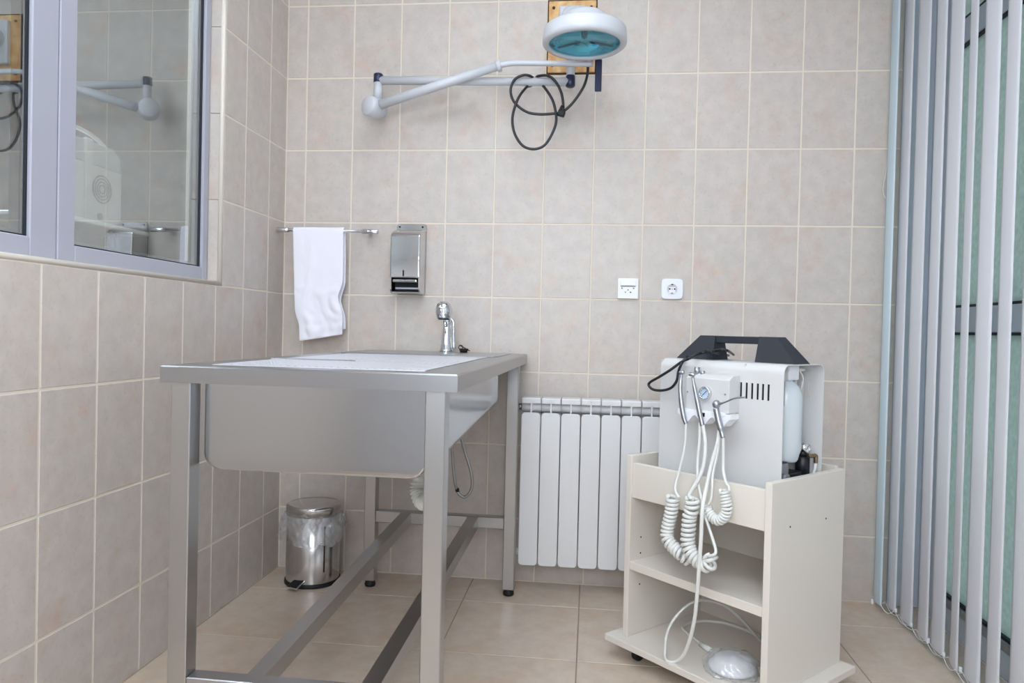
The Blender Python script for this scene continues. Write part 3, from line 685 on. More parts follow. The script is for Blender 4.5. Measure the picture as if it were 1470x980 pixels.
sb = at(819.5, 125, 'y', AY).z; sm_ = at(819, 108, 'y', AY).z
zt_ = 2.235
part('wall_bracket', G().box((BX_-0.052, -0.030, BZ_-0.075), (BX_+0.052, -0.006, BZ_+0.115), 0.006, 2), M_LAMPW, lamp)
part('bracket_arm', G().cyl((SX, -0.028, zt_), (SX, AY-0.02, zt_), 0.044, 0.040, 28, 0.006), M_LAMPW, lamp)
part('shaft', G().cyl((SX, AY, sm_-0.002), (SX, AY, zt_), 0.0165, seg=24), M_LAMPW, lamp)
part('shaft_cap', G().cyl((SX, AY, sb), (SX, AY, sm_), 0.0185, seg=24, bev=0.004), M_NAVY, lamp)
a1 = at(822, 117.5, 'y', AY); e1 = at(543, 115.5, 'y', AY)
part('arm', G().cyl((a1.x-0.008, AY, a1.z), (e1.x, AY, e1.z), 0.0165, 0.0165, 24), M_LAMPW, lamp, 'straight horizontal white arm')
ez = e1.z
c0 = at(541, 106, 'y', AY).z; c1 = at(541, 118.5, 'y', AY).z; c2 = at(541, 141, 'y', AY).z
part('elbow_cap', G().cyl((e1.x, AY, c1-0.002), (e1.x, AY, c0), 0.0185, seg=24, bev=0.003), M_NAVY, lamp)
part('elbow_post', G().cyl((e1.x, AY, c2-0.01), (e1.x, AY, c1), 0.0165, seg=24), M_LAMPW, lamp)
ej = at(537, 154, 'y', AY-0.005)
d_ = Vector((-0.50, -0.86, 0)).normalized()
part('elbow_joint', G().cyl(ej-d_*0.028, ej+d_*0.036, 0.041, 0.039, 36, 0.005), M_LAMPW, lamp)
part('elbow_ring', G().cyl(ej-d_*0.040, ej-d_*0.026, 0.036, 0.0385, 36, 0.002), M_LAMPW, lamp)
RY = -0.170
b0 = at(546, 150, 'y', AY-0.04); b1 = at(714, 95, 'y', RY)
part('spring_arm', G().cyl(b0, b1, 0.0185, 0.0165, 24), M_LAMPW, lamp, 'sloping white arm')
dd = (b1-b0).normalized()
part('collar', G().cyl(b1-dd*0.004, b1+dd*0.014, 0.0225, seg=24, bev=0.003), M_LAMPW, lamp)
R_ = [b1+dd*0.01, at(729, 91.5, 'y', RY), at(745, 90.5, 'y', RY), at(790, 91, 'y', RY), at(852, 92, 'y', RY)]
part('rod', G().tube(smooth_path(R_, 8), 0.0105, 18), M_LAMPW, lamp)
HY = -0.355
hc = at(839, 65, 'y', HY); HR = 0.1475
part('head_shell', G().lathe(hc, [(HR-0.004, 0.001), (HR, 0.004), (HR+0.001, 0.016), (HR-0.002, 0.050), (HR-0.008, 0.057), (HR-0.030, 0.064), (0.100, 0.071), (0.090, 0.080), (0.080, 0.096), (0.064, 0.108), (0.04, 0.114), (0.0, 0.116)], 64), M_LAMPW, lamp)
part('head_rim', G().lathe(hc, [(HR-0.004, 0.001), (HR-0.008, -0.002), (0.127, -0.001), (0.124, 0.004), (0.124, 0.012)], 64), M_LAMPW, lamp)
part('filter_glass', G().lathe(hc, [(0.0005, 0.005), (0.125, 0.005), (0.125, 0.008), (0.0005, 0.008)], 64), M_TEAL, lamp)
part('reflector', G().lathe(hc, [(0.123, 0.012), (0.116, 0.03), (0.096, 0.050), (0.06, 0.064), (0.0, 0.070)], 64), mat('reflector_mirror', (214, 222, 226), 0.18, 1.0), lamp)
part('bulb', G().lathe(hc, [(0.0005, 0.022), (0.009, 0.026), (0.012, 0.04), (0.010, 0.055), (0.010, 0.068)], 24), M_GREYP, lamp)
for k in range(3):
    a_ = 0.5+k*2*PI/3
    part('filter_clip', G().bar(hc+Vector((0.018*math.cos(a_), 0.018*math.sin(a_), 0.016)), hc+Vector((0.112*math.cos(a_), 0.112*math.sin(a_), 0.016)), 0.006, 0.006), M_NAVY, lamp)
hk = hc+Vector((0, 0.16, 0))
part('head_pivot', G().cyl(at(846, 92, 'y', RY), at(846, 92, 'y', RY)+Vector((0, 0, 0.055)), 0.012, seg=18), M_LAMPW, lamp)
part('pivot_block', G().box((hc.x+0.012-0.02, HY+HR-0.012, hc.z+0.012), (hc.x+0.012+0.02, RY+0.016, hc.z+0.052), 0.004, 2), M_LAMPW, lamp)
ha = at(857.5, 86, 'y', RY-0.015); hb = at(858.5, 131, 'y', RY-0.015)
part('handle', G().box((-0.0125, -0.008, 0), (0.0125, 0.008, (ha-hb).length), 0.003, 2, Matrix.Translation(hb)), M_NAVY, lamp)
# cable looped round the arm
CY = AY-0.030
seq = [(844, 94, RY+0.01), (843, 108, RY+0.01), (837, 126, -0.16), (821.5, 148.5, -0.15), (807, 161, -0.145), (800, 162.5, CY), (776, 164, CY), (756, 160.5, CY), (738.6, 147, CY), (733, 130, CY), (738.6, 114.5, CY), (751, 108, CY), (762, 109.5, CY+0.01),
       (769, 117, AY+0.03), (762, 123, AY+0.025), (755, 126, CY+0.02), (743, 143, CY-0.008), (735.7, 168.6, CY), (738.6, 191, CY), (750, 208.6, CY), (765.7, 214, CY), (781.4, 208.6, CY), (793, 191, CY), (798.6, 171.4, CY), (794, 145.7, CY-0.008),
       (782, 126, CY+0.02), (774, 118, AY+0.028), (770, 112, AY+0.02), (773, 109.2, CY+0.015), (786, 108.6, CY-0.005), (797, 116.5, CY-0.01), (806, 134, CY-0.012), (808.6, 155, CY-0.012), (806, 166, CY-0.012)]
part('cable', G().tube(smooth_path([at(u, v, 'y', y) for u, v, y in seq], 7), 0.0052, 10), M_BCABLE, lamp, 'black cable looped around the arm')
kn = at(805.5, 163, 'y', CY-0.012)
part('cable_tie', G().box((-0.013, -0.012, -0.011), (0.015, 0.010, 0.012), 0.004, 2, Matrix.Translation(kn) @ Matrix.Rotation(0.3, 4, 'Y')), M_RUBBER, lamp)
part('cable_tie', G().cyl(kn+Vector((-0.004, 0, 0.008)), kn+Vector((0.006, 0, 0.028)), 0.008, seg=10), M_RUBBER, lamp)
# ================================================================== TROLLEY
FXY = Vector((1.416, -0.635, 0)); TH = -0.788
RM = Matrix.Translation(FXY) @ Matrix.Rotation(TH, 4, 'Z'); RMI = RM.inverted()
CAML = RMI @ CAM
def tp(U, V, t=None, s=None, z=None):          # pixel to trolley-local point on a local plane
    d = _fw + _rt*((U-735)/FPX) - _up*((V-490)/FPX); d = RMI.to_3x3() @ d
    i, val = (1, t) if t is not None else (0, s) if s is not None else (2, z)
    return CAML + d*((val-CAML[i])/d[i])
WT_, DT, HT, ZB, PT = 0.506, 0.385, 0.640, 0.070, 0.020
tro = thing('instrument_trolley', 'cream laminate open trolley on black castors carrying the dental unit', 'trolley', FXY, TH)
L = dict(local=True)
part('base_board', G().box((-0.042, -0.036, ZB-0.020), (WT_+0.042, DT+0.012, ZB), 0.0015), M_CREAM, tro, **L)
for x in (0, WT_-PT):
    sp_ = part('side_panel', G().box((x, 0, ZB), (x+PT, DT, HT), 0.0012), M_CREAM, tro, **L)
    if x > 0:
        for u, v in ((1134.3, 756), (1185.7, 744)):
            q = tp(u, v, s=WT_); part('screw_hole', G().cyl((WT_-0.002, q.y, q.z), (WT_+0.0006, q.y, q.z), 0.0028, seg=10), M_DARK, sp_, **L)
    else:
        for u, v in ((920, 770.5), (919.3, 793.3), (918, 838)):
            q = tp(u, v, s=PT); part('screw_hole', G().cyl((PT-0.002, q.y, q.z), (PT+0.0006, q.y, q.z), 0.0028, seg=10), M_DARK, sp_, **L)
part('front_apron', G().box((PT, 0.008, 0.508), (WT_-PT, 0.026, 0.617), 0.0012), M_CREAM, tro, **L)
part('back_panel', G().box((PT, DT-0.012, ZB), (WT_-PT, DT-0.002, 0.60), 0.0), M_CREAM, tro, **L)
part('back_rail', G().box((PT, DT-0.020, 0.560), (WT_-PT, DT-0.002, HT+0.006), 0.0012), M_CREAM, tro, **L)
part('shelf', G().box((PT, 0.004, 0.282), (WT_-PT, DT-0.012, 0.308), 0.0012), M_CREAM, tro, 'middle shelf', **L)
part('shelf', G().box((PT, 0.026, 0.510), (WT_-PT, DT-0.012, 0.528), 0.0012), M_CREAM, tro, 'upper shelf under the dental unit', **L)
for x, y in ((0.045, 0.025), (WT_-0.03, 0.03), (0.02, DT-0.05), (WT_-0.03, DT-0.05)):
    cs = part('castor', G().cyl((x-0.011, y, 0.0215), (x+0.011, y, 0.0215), 0.0215, seg=24, bev=0.003), M_RUBBER, tro, 'black castor wheel', **L)
    part('fork', G().box((x-0.016, y-0.012, 0.022), (x-0.0125, y+0.012, 0.050)).box((x+0.0125, y-0.012, 0.022), (x+0.016, y+0.012, 0.050)).box((x-0.016, y-0.012, 0.045), (x+0.016, y+0.012, 0.050)), M_BLACK, cs, **L)

# ================================================================== PORTABLE DENTAL UNIT (folded white casing)
D0, D1, S0, S1, Z0, Z1 = 0.080, 0.292, 0.060, 0.482, 0.528, 0.947
du = thing('dental_unit', 'portable white dental unit with black carry handle standing on the trolley', 'dental unit', RM @ Vector(((S0+S1)/2, (D0+D1)/2, Z0)), TH)
LOC = ROOTM[du.name].inverted() @ RM
def dpart(name, g, mt, parent, label=None):
    me = g.mesh(name); me.transform(LOC); me.materials.append(mt); o = bpy.data.objects.new(name, me); COL.objects.link(o); o.parent = parent
    return props(o, label)
# casing: front plate with real slots, rounded fold, top, back plate with slots
def slotted(s0, s1, z0, z1, y0, y1, slots, sw, sz0, sz1):
    g = G(); xs_ = [s0]
    for c in slots: xs_ += [c-sw/2, c+sw/2]
    xs_.append(s1)
    g.box((s0, y0, z0), (s1, y1, sz0)); g.box((s0, y0, sz1), (s1, y1, z1))
    for k in range(0, len(xs_), 2): g.box((xs_[k], y0, sz0), (xs_[k+1], y1, sz1))
    return g
sl = [tp(u, v, t=D0).x for u, v in ((1063.5, 561), (1071.5, 562), (1079.5, 562.5), (1087.5, 563.5), (1095, 564), (1103, 565))]
R0 = 0.026
dpart('front_plate', slotted(S0, S1, Z0, Z1-R0, D0, D0+0.003, sl, 0.0068, 0.846, 0.891), M_DEVW, du)
dpart('back_plate', slotted(S0, S1, Z0, Z1-R0, D1-0.003, D1, [0.332+0.0215*k for k in range(6)], 0.0065, 0.846, 0.893), M_DEVW, du)
g = G(); prof = []
for k in range(9): a_ = PI+PI/2*(-k/8); prof.append((D0+R0+R0*math.cos(a_), Z1-R0+R0*math.sin(a_)))
for k in range(9): a_ = PI/2*(1-k/8); prof.append((D1-R0+R0*math.cos(a_), Z1-R0+R0*math.sin(a_)))
inner = [(D0+R0+(y-D0-R0)*(R0-0.003)/R0 if y < D0+R0+1e-6 else D1-R0+(y-D1+R0)*(R0-0.003)/R0, Z1-R0+(z-Z1+R0)*(R0-0.003)/R0) for y, z in prof]
poly = prof+inner[::-1]; n_ = len(prof)
vs = [(x, y, z) for x in (S0, S1) for y, z in poly]; N2 = len(poly)
fs = [(k, (k+1) % N2, N2+(k+1) % N2, N2+k) for k in range(N2)]
fs += [(k, k+1, N2-2-k, N2-1-k) for k in range(n_-1)] + [(N2+k, N2+k+1, N2+N2-2-k, N2+N2-1-k) for k in range(n_-1)]
g.add(vs, fs, False); dpart('top_cover', g, M_DEVW, du)
dpart('slot_shade_plate', G().box((sl[0]-0.012, D0+0.006, 0.835), (S1-0.004, D0+0.012, 0.902)), M_DARK, du)  # dark plate behind the slots, its colour standing in for inner shade
dpart('end_plate', G().box((S0, D0+0.003, Z0), (S0+0.003, D1-0.003, Z1-0.004)), M_DEVW, du)
dpart('floor_plate', G().box((S0+0.003, D0+0.003, Z0), (S1, D1-0.003, Z0+0.004)), M_DEVW, du)
dpart('inner_wall', G().box((S1-0.125, D0+0.003, Z0+0.004), (S1-0.122, D1-0.003, Z1-0.004)), M_DEVW, du)
# compressor fittings at the open end
dpart('compressor', G().box((S1-0.12, D0+0.012, Z0+0.004), (S1-0.03, D1-0.05, 0.640), 0.006, 2).cyl((S1-0.05, D0+0.06, 0.64), (S1-0.05, D0+0.06, 0.675), 0.028, seg=24), M_BLACK, du)
dpart('solenoid', G().box((S1-0.060, D0+0.006, 0.60), (S1-0.018, D0+0.07, 0.672), 0.003).cyl((S1-0.018, D0+0.04, 0.635), (S1-0.004, D0+0.04, 0.635), 0.012, seg=16), M_GREYP, du)
rgx = tp(1152, 660, s=S1-0.045)
dpart('regulator', G().cyl(rgx+Vector((0, 0, -0.045)), rgx+Vector((0, 0, 0.012)), 0.020, seg=24, bev=0.004).cyl(rgx+Vector((0, 0, 0.01)), rgx+Vector((0, 0, 0.03)), 0.014, seg=20), M_BLACK, du)
dl = tp(1158, 643, s=S1-0.03)
dg = dpart('dial_gauge', G().lathe(dl, [(0.0135, -0.012), (0.0135, 0.004), (0.0115, 0.004), (0.0115, 0.002)], 28, 'x'), M_CHROME, du)
dpart('dial_face', G().lathe(dl, [(0.0125, 0.0015), (0.0005, 0.0015)], 28, 'x'), M_PLAST, dg)
dpart('pointer', G().bar(dl+Vector((0.0022, -0.004, -0.004)), dl+Vector((0.0022, 0.006, 0.006)), 0.0012, 0.001), M_RUBBER, dg)
q0 = tp(1160, 654, s=S1-0.02); q1 = tp(1171, 654, s=S1-0.01); q2 = tp(1171, 664, s=S1-0.01)
dpart('elbow_fitting', G().tube(smooth_path([q0, (q0+q1)/2, q1, (q1+q2)/2, q2], 5), 0.0058, 12), M_BRASS, du)
dpart('air_tube', G().tube(smooth_path([q2+Vector((0, 0, 0.002)), tp(1169, 676, s=S1-0.012), tp(1163, 688, s=S1-0.02)], 6), 0.0046, 10), M_CORD, du)
# water bottle hanging inside
bs, bt = 0.430, 0.178
bz0, bz1 = 0.672, 0.905
bt_ = dpart('water_bottle', G().lathe((bs, bt, 0), [(0.0005, bz0), (0.034, bz0), (0.038, bz0+0.006), (0.041, bz0+0.02), (0.046, bz0+0.034), (0.046, 0.845), (0.0435, 0.862), (0.036, 0.882), (0.024, 0.893), (0.018, 0.898), (0.018, bz1)], 40), M_BOTTLE, du, 'translucent white water bottle')
dpart('bottle_cap', G().box((bs-0.026, bt-0.026, bz1-0.004), (bs+0.026, bt+0.026, Z1-0.004), 0.004, 2), M_PLAST, bt_)
dpart('cap_pipe', G().cyl((bs+0.02, bt+0.02, 0.930), (bs+0.02, bt+0.062, 0.930), 0.0045, seg=10).tube(smooth_path([(bs+0.02, bt+0.035, 0.928), (bs+0.026, bt+0.046, 0.905), (bs+0.02, bt+0.044, 0.870)], 5), 0.0018, 6), M_CORD, bt_)
# carry handle
hy0, hy1 = 0.150, 0.212; hm = (hy0+hy1)/2
def hp_(u, v): q = tp(u, v, t=hy0); return (q.x, q.z)
zf = Z1+0.0005
h = [hp_(974, 508), hp_(1003, 481), hp_(1113, 484.5), hp_(1144, 515), hp_(1086, 515), hp_(1086, 494), hp_(1025, 492), hp_(1025, 512)]
h = [(h[0][0], zf), h[1], (h[2][0], h[1][1]), (h[3][0], zf), (h[4][0], zf), (h[5][0], h[5][1]), (h[6][0], h[5][1]), (h[7][0], zf)]
hl = G()
def hexa(poly_b, w0, w1):       # foot block: wide at the casing, narrower at the grip
    vs = []
    for (x, z), w in zip(poly_b, (w0, w1, w1, w0)): vs += [(x, hm-w, z), (x, hm+w, z)]
    return hl.add(vs, [(0, 2, 4, 6), (7, 5, 3, 1), (0, 1, 3, 2), (2, 3, 5, 4), (4, 5, 7, 6), (6, 7, 1, 0)])
hexa([h[0], h[1], (h[6][0]-0.002, h[1][1]), (h[7][0], zf)], 0.040, 0.022)
hexa([(h[4][0], zf), (h[5][0]+0.002, h[1][1]), h[2], h[3]], 0.040, 0.022)
dpart('carry_handle', hl, M_HANDLE, du, 'black plastic carry handle')
dpart('handle_grip', G().box((h[1][0]+0.004, hm-0.021, h[5][1]), (h[2][0]-0.004, hm+0.021, h[1][1]-0.0005), 0.002), M_HANDLE, du)
# control box with pressure gauge
BT = 0.030
ca = tp(985, 541, t=BT); cbp = tp(1046, 589, t=BT)
bx0, bx1, bz0_, bz1_ = ca.x+0.0, cbp.x, 0.803, 0.897
cbx = dpart('control_box', G().prism([(BT, bz0_), (BT, bz1_), (BT+0.018, bz1_+0.012), (D0, bz1_+0.014), (D0, bz0_)], 'x', bx0, bx1, 0.002, 2), M_DEVW, du)
gq = tp(1014, 564, t=BT)
pg = dpart('pressure_gauge', G().lathe((gq.x, BT, gq.z), [(0.0195, 0.0), (0.0195, -0.010), (0.0175, -0.012), (0.0155, -0.011), (0.0150, -0.007)], 36, 'y'), M_CHROME, du)
dpart('gauge_face', G().lathe((gq.x, BT, gq.z), [(0.0160, -0.006), (0.0005, -0.006)], 32, 'y'), mat('gauge_dial', (196, 214, 232), 0.4), pg)
dpart('gauge_needle', G().bar((gq.x-0.008, BT-0.0072, gq.z-0.006), (gq.x+0.006, BT-0.0072, gq.z+0.007), 0.0016, 0.0010, Vector((0, 1, 0))), mat('gauge_print', (52, 62, 104), 0.5), pg)
for k in range(9):
    a_ = math.radians(-40+k*32.5)
    p_ = Vector((gq.x+0.0132*math.cos(a_), BT-0.0070, gq.z+0.0132*math.sin(a_))); o_ = Vector((0.0018*math.cos(a_), 0, 0.0018*math.sin(a_)))
    dpart('gauge_mark', G().bar(p_-o_, p_+o_, 0.0010, 0.0006, Vector((0, 1, 0))), MATS['gauge_print'], pg)
for u, v in ((987, 562), (1041, 566), (1000, 578)):
    q = tp(u, v, t=BT); dpart('screw', G().cyl((q.x, BT-0.0015, q.z), (q.x, BT+0.001, q.z), 0.0022, seg=10), M_SILVER, cbx)
q = tp(1004, 535, t=BT+0.02)
dpart('needle_valve', G().cyl((q.x-0.008, BT+0.020, bz1_+0.008), (q.x-0.008, BT+0.020, bz1_+0.030), 0.008, seg=14).cyl((q.x+0.010, BT+0.022, bz1_+0.008), (q.x+0.010, BT+0.022, bz1_+0.020), 0.007, seg=14), M_SILVER, cbx)
# scalloped handpiece holder under the box
hz = [(975, 594), (1048, 604)]
ha_, hb_ = tp(974, 596, t=0.0).x, tp(1050, 606, t=0.0).x
top = []; bot = []; N = 40
for k in range(N+1):
    f = k/N; x = ha_+(hb_-ha_)*f
    dip = 0.014*sum(math.exp(-((f-c)/0.075)**2) for c in (0.16, 0.50, 0.84))
    top.append((x, 0.806-dip*0.6)); bot.append((x, 0.776+0.012*math.cos(f*2*PI*3)+0.004))
poly = top+bot[::-1]
hd = dpart('handpiece_holder', G().prism(poly, 'y', -0.004, BT+0.004), M_PLAST, du)
dpart('holder_bracket', G().box((bx0+0.01, BT, 0.786), (bx1-0.01, D0, 0.806), 0.002), M_PLAST, hd)
q = tp(1006, 594, t=-0.006); dpart('holder_insert', G().box((q.x-0.012, -0.006, q.z-0.007), (q.x+0.012, -0.002, q.z+0.004), 0.001), M_RUBBER, hd)
# round knob at the left end
q = tp(945, 646, t=D0+0.02); dpart('side_knob', G().cyl((S0-0.008, q.y+0.02, q.z), (S0, q.y+0.02, q.z), 0.011, seg=16), M_BLACK, du)

def hpart(root, name, g, mt, parent=None, label=None):
    return part(name, g, mt, parent or root, label, local=True)
def hthing(name, label, cat, group=None):
    return thing(name, label, cat, FXY, TH, group)
# power cable looped over the top of the unit
pcable = hthing('power_cable', 'black power cable looped over the top left corner of the dental unit', 'cable')
zc = Z1+0.006
def onz(u, v): return tp(u, v, z=zc)
pw = [onz(1053, 509), tp(1045, 503.5, t=0.135), tp(1035, 501.5, t=0.130), tp(1020, 504, t=0.125), tp(1005, 507, t=0.115), onz(990, 514), tp(978, 519.5, t=0.064), tp(962, 531, t=0.055), tp(946, 541, t=0.05), tp(934, 548, t=0.05), tp(931.5, 553, t=0.05), tp(938, 559, t=0.05), tp(952, 560, t=0.05), tp(964, 556, t=0.05), tp(971.5, 546, t=0.05), tp(974, 533, t=0.052), tp(980, 519, t=0.062), onz(988, 511), onz(1000, 506.5), tp(1015, 503.5, t=0.135), tp(1028, 507, t=0.138), onz(1046, 510)]
for q in pw:
    if S0-0.004 < q.x < S1 and D0 < q.y < D1 and q.z < zc: q.z = zc
part('cable', G().tube(smooth_path(pw, 7), 0.0042, 10), M_BCABLE, pcable, local=True)

# handpieces with coiled cords
CT = -0.032
def cpath(pp): return [tp(u, v, t=t) for u, v, t in pp]
h1 = hthing('dental_handpiece', 'slim silver dental handpiece at the left end of the holder with coiled cord', 'handpiece', 'instruments in the holder')
pp = smooth_path(cpath([(978.5, 536, -0.006), (976.5, 556, -0.010), (978.5, 580, -0.012), (982, 600, -0.012), (985, 608, -0.012)]), 6)
part('handle', G().tube(pp, [0.0045]*4+[0.0062]*6+[0.0072]*9+[0.0062]*6, 14), M_SILVER, h1, local=True)
q = tp(978.5, 535, t=-0.010); part('head', G().cyl(q+Vector((-0.006, -0.002, 0)), q+Vector((0.008, 0.002, 0.002)), 0.0058, seg=16, bev=0.001), M_SILVER, h1, local=True)
part('cord', G().tube(smooth_path(cpath([(985, 606, -0.012), (983, 640, -0.012), (976, 672, -0.018), (970, 695, -0.030), (970, 706, -0.04), (975, 714, -0.045)]), 8), 0.0040, 8), M_CORD, h1, local=True)
part('coiled_cord', G().tube(coil(cpath([(966.5, 713, CT), (963.5, 735, CT), (958, 762, CT), (959, 775, CT-0.002), (968, 786, CT), (980, 797, CT), (990, 804, CT+0.014)]), 0.0150, 0.0056, 18.5), 0.0056, 8), M_CORD, h1, local=True)
h2 = hthing('dental_handpiece', 'silver dental turbine handpiece crossing the pressure gauge with coiled cord', 'handpiece', 'instruments in the holder')
pp = smooth_path(cpath([(994.5, 541, -0.006), (997, 556, -0.012), (1001, 575, -0.014), (1005, 595, -0.014), (1008.5, 611, -0.014)]), 6)
part('handle', G().tube(pp, [0.0040]*5+[0.0058]*6+[0.0070]*8+[0.0066]*6, 14), M_SILVER, h2, local=True)
q = tp(993.5, 537.5, t=-0.010); part('head', G().cyl(q+Vector((-0.008, -0.002, 0.001)), q+Vector((0.007, 0.002, -0.001)), 0.0056, seg=16, bev=0.001), M_SILVER, h2, local=True)
part('cord', G().tube(smooth_path(cpath([(1009, 610, -0.014), (1012.5, 635, -0.014), (1011, 662, -0.018), (1004, 685, -0.028), (992, 705, -0.042), (989.5, 712, -0.046), (995, 716, -0.048)]), 8), 0.0056, 8), M_CORD, h2, local=True)
part('coiled_cord', G().tube(coil(cpath([(994.5, 715, CT-0.004), (993.5, 730, CT-0.004), (990, 741, CT-0.004), (988.5, 760, CT-0.004), (987.5, 778, CT-0.004), (992, 793, CT-0.004), (1003, 806, CT-0.004), (1014, 811, CT-0.004), (1021, 806, CT-0.002), (1018, 797, CT)]), 0.0160, 0.0058, 19), 0.0058, 8), M_CORD, h2, local=True)
part('cord_return', G().tube(smooth_path(cpath([(1017, 797, CT-0.016), (1024, 796.5, CT-0.016), (1027.5, 790, CT-0.01), (1022, 770, CT), (1013, 742, CT), (1007, 715, CT+0.004), (1002, 690, -0.022), (1001.5, 660, -0.014), (1004, 635, -0.010), (1005, 606, -0.004)]), 8), 0.0044, 8), M_CORD, h2, local=True)
h3 = hthing('air_water_syringe', 'silver air water syringe with ball joint and thin bent nozzle, right in the holder', 'syringe', 'instruments in the holder')
q = tp(1028.5, 580, t=-0.014)
part('ball_head', G().lathe(q, [(0.0005, 0.0115), (0.006, 0.010), (0.0105, 0.005), (0.0115, 0), (0.0100, -0.006), (0.0070, -0.010)], 24), M_SILVER, h3, local=True)
part('nozzle', G().tube(smooth_path([q+Vector((0.008, -0.002, 0.001)), tp(1040, 577.5, t=-0.020), tp(1055, 571.5, t=-0.024), tp(1070, 570, t=-0.026)], 5), [0.0036]*4+[0.0024]*12, 10), M_SILVER, h3, local=True)
part('handle', G().tube(smooth_path(cpath([(1028, 586, -0.014), (1031.5, 603, -0.014), (1035.5, 618, -0.014), (1038, 628, -0.014)]), 6), [0.0085]*4+[0.0088]*8+[0.0066]*7, 14), M_SILVER, h3, local=True)
part('cord', G().tube(smooth_path(cpath([(1038, 626, -0.014), (1038.5, 650, -0.014), (1038.5, 675, -0.018), (1042, 692, -0.030), (1046, 698, -0.036), (1047, 704, -0.038)]), 8), 0.0042, 8), M_CORD, h3, local=True)
part('coiled_cord', G().tube(coil(cpath([(1040, 703, -0.024), (1042, 718, -0.024), (1043.5, 731, -0.024), (1039, 742, -0.024), (1031, 746.5, -0.024), (1023, 742, -0.024), (1016, 732, -0.024), (1014, 725, -0.024)]), 0.0115, 0.0042, 18), 0.0042, 8), M_CORD, h3, local=True)
part('cord_return', G().tube(smooth_path(cpath([(1017, 724, -0.036), (1021, 716, -0.034), (1022.5, 700, -0.030), (1023.5, 680, -0.022), (1030, 650, -0.012), (1032, 630, -0.008), (1033, 608, -0.002)]), 8), 0.0034, 8), M_CORD, h3, local=True)
# foot control with its tubes, bagged in clear film on the bottom board
fcx = hthing('foot_control', 'round white foot control wrapped in clear film on the trolley bottom board', 'foot control')
pcn = tp(1051, 962, z=ZB); pcn.z = ZB
part('disc', G().lathe(pcn, [(0.0005, 0.003), (0.058, 0.003), (0.066, 0.008), (0.066, 0.016), (0.058, 0.020), (0.050, 0.034), (0.040, 0.040), (0.0, 0.043)], 48), M_PLAST, fcx, local=True)
def wob2(a, i): return 1+(0.03*math.sin(3*a+i)+0.025*math.sin(8*a+2*i)+0.03*math.sin(13*a+i*3))
pr2 = [(0.050, 0.001), (0.076, 0.002), (0.078, 0.012), (0.073, 0.024), (0.064, 0.036), (0.050, 0.044), (0.02, 0.048), (0.0005, 0.048)]
pr2 = [((p[0]*(1-f)+q[0]*f), (p[1]*(1-f)+q[1]*f)) for p, q in zip(pr2, pr2[1:]) for f in (0, 0.33, 0.66)]+[pr2[-1]]
g = crumple(G().lathe(pcn, pr2, 110, fn=lambda a, i: wob2(a, i/3.0)), pcn, 0.007, 38.0, ZB+0.0005, 3.0)
part('film_wrap', g, M_BAG, fcx, 'clear crumpled plastic film', local=True)
def onb(u, v, r=0.0045): return tp(u, v, z=ZB+r)
tubeA = [tp(1012, 612, t=-0.004)]  # long tube from the holder down to the bottom board
pa = cpath([(1033, 615, -0.004), (1030, 636, -0.012), (1022, 664, -0.020), (1014, 700, -0.034), (1008.5, 730, -0.056), (1006.5, 770, -0.058), (1003.5, 815, -0.056), (1001, 850, -0.050), (997.5, 885, -0.040), (991, 915, -0.030), (981, 940, -0.020)]) + [onb(969, 949.5), onb(957, 948), tp(954.5, 935, t=-0.018), tp(958, 907, t=0.0), tp(971, 884, t=0.03), tp(991, 866, t=0.08), tp(1012, 861.5, t=0.14), tp(1042, 870, t=0.20), tp(1068, 893, t=0.25), onb(1092, 921)]
part('air_tube', G().tube(smooth_path(pa, 9), 0.0056, 10, flat=0.7), M_CORD, fcx, local=True)
pb = [onb(1092, 914), onb(1068, 903), onb(1042, 894.5), onb(1015, 891), onb(996, 892.5), onb(984, 897), onb(980, 902), onb(988, 910), onb(1000, 919), onb(1012, 928), tp(1022, 936, z=ZB+0.012)]
part('pedal_tube', G().tube(smooth_path(pb, 8), 0.0050, 10), M_CORD, fcx, local=True)
part('tube_ferrule', G().tube([tp(1006, 924, z=ZB+0.008), tp(1021, 934, z=ZB+0.010)], 0.0085, 14), M_CORD, fcx, local=True)

# ================================================================== VERTICAL BLIND
SLX = 2.42; ST, SB = 2.66, 0.030
bl = thing('vertical_blind', 'white vertical slat blind hanging in front of the glazed door', 'blind', (SLX, -1.1, 0.03))
part('head_rail', G().box((SLX-0.022, -2.30, ST+0.01), (SLX+0.022, -0.02, ST+0.05), 0.003), M_PLAST, bl)
me_slat = None
def slat_mesh(w, mt, name):
    N = 6; g = G(); vs = []
    zs = [ST, 0.115, 0.100, 0.050, SB+0.004, SB]
    for z in zs:
        shrink = 1.0 if z > SB+0.003 else 0.92
        for side in (0, 1):
            for k in range(N+1):
                f = k/N-0.5; bow = 0.004*(1-(2*f)**2); th_ = 0.0007 if z > 0.11 else 0.0018
                vs.append((-bow+(th_ if side else -th_), f*w*shrink, z))
    row = 2*(N+1); fs = []
    for i in range(len(zs)-1):
        a0, b0_ = i*row, (i+1)*row
        for k in range(N):
            fs.append((a0+k, a0+k+1, b0_+k+1, b0_+k)); fs.append((a0+N+1+k+1, a0+N+1+k, b0_+N+1+k, b0_+N+1+k+1))
        fs.append((a0, b0_, b0_+N+1, a0+N+1)); fs.append((a0+N, a0+2*N+1, b0_+2*N+1, b0_+N))
    for a0 in (0, (len(zs)-1)*row):
        for k in range(N): fs.append((a0+k, a0+k+1, a0+N+1+k+1, a0+N+1+k))
    g.add(vs, fs, True); me = g.mesh(name); me.materials.append(mt); return me
W_ = 0.089
me_slat = slat_mesh(W_, M_SLAT, 'slat'); me_blue = slat_mesh(0.080, M_SLATB, 'slat')
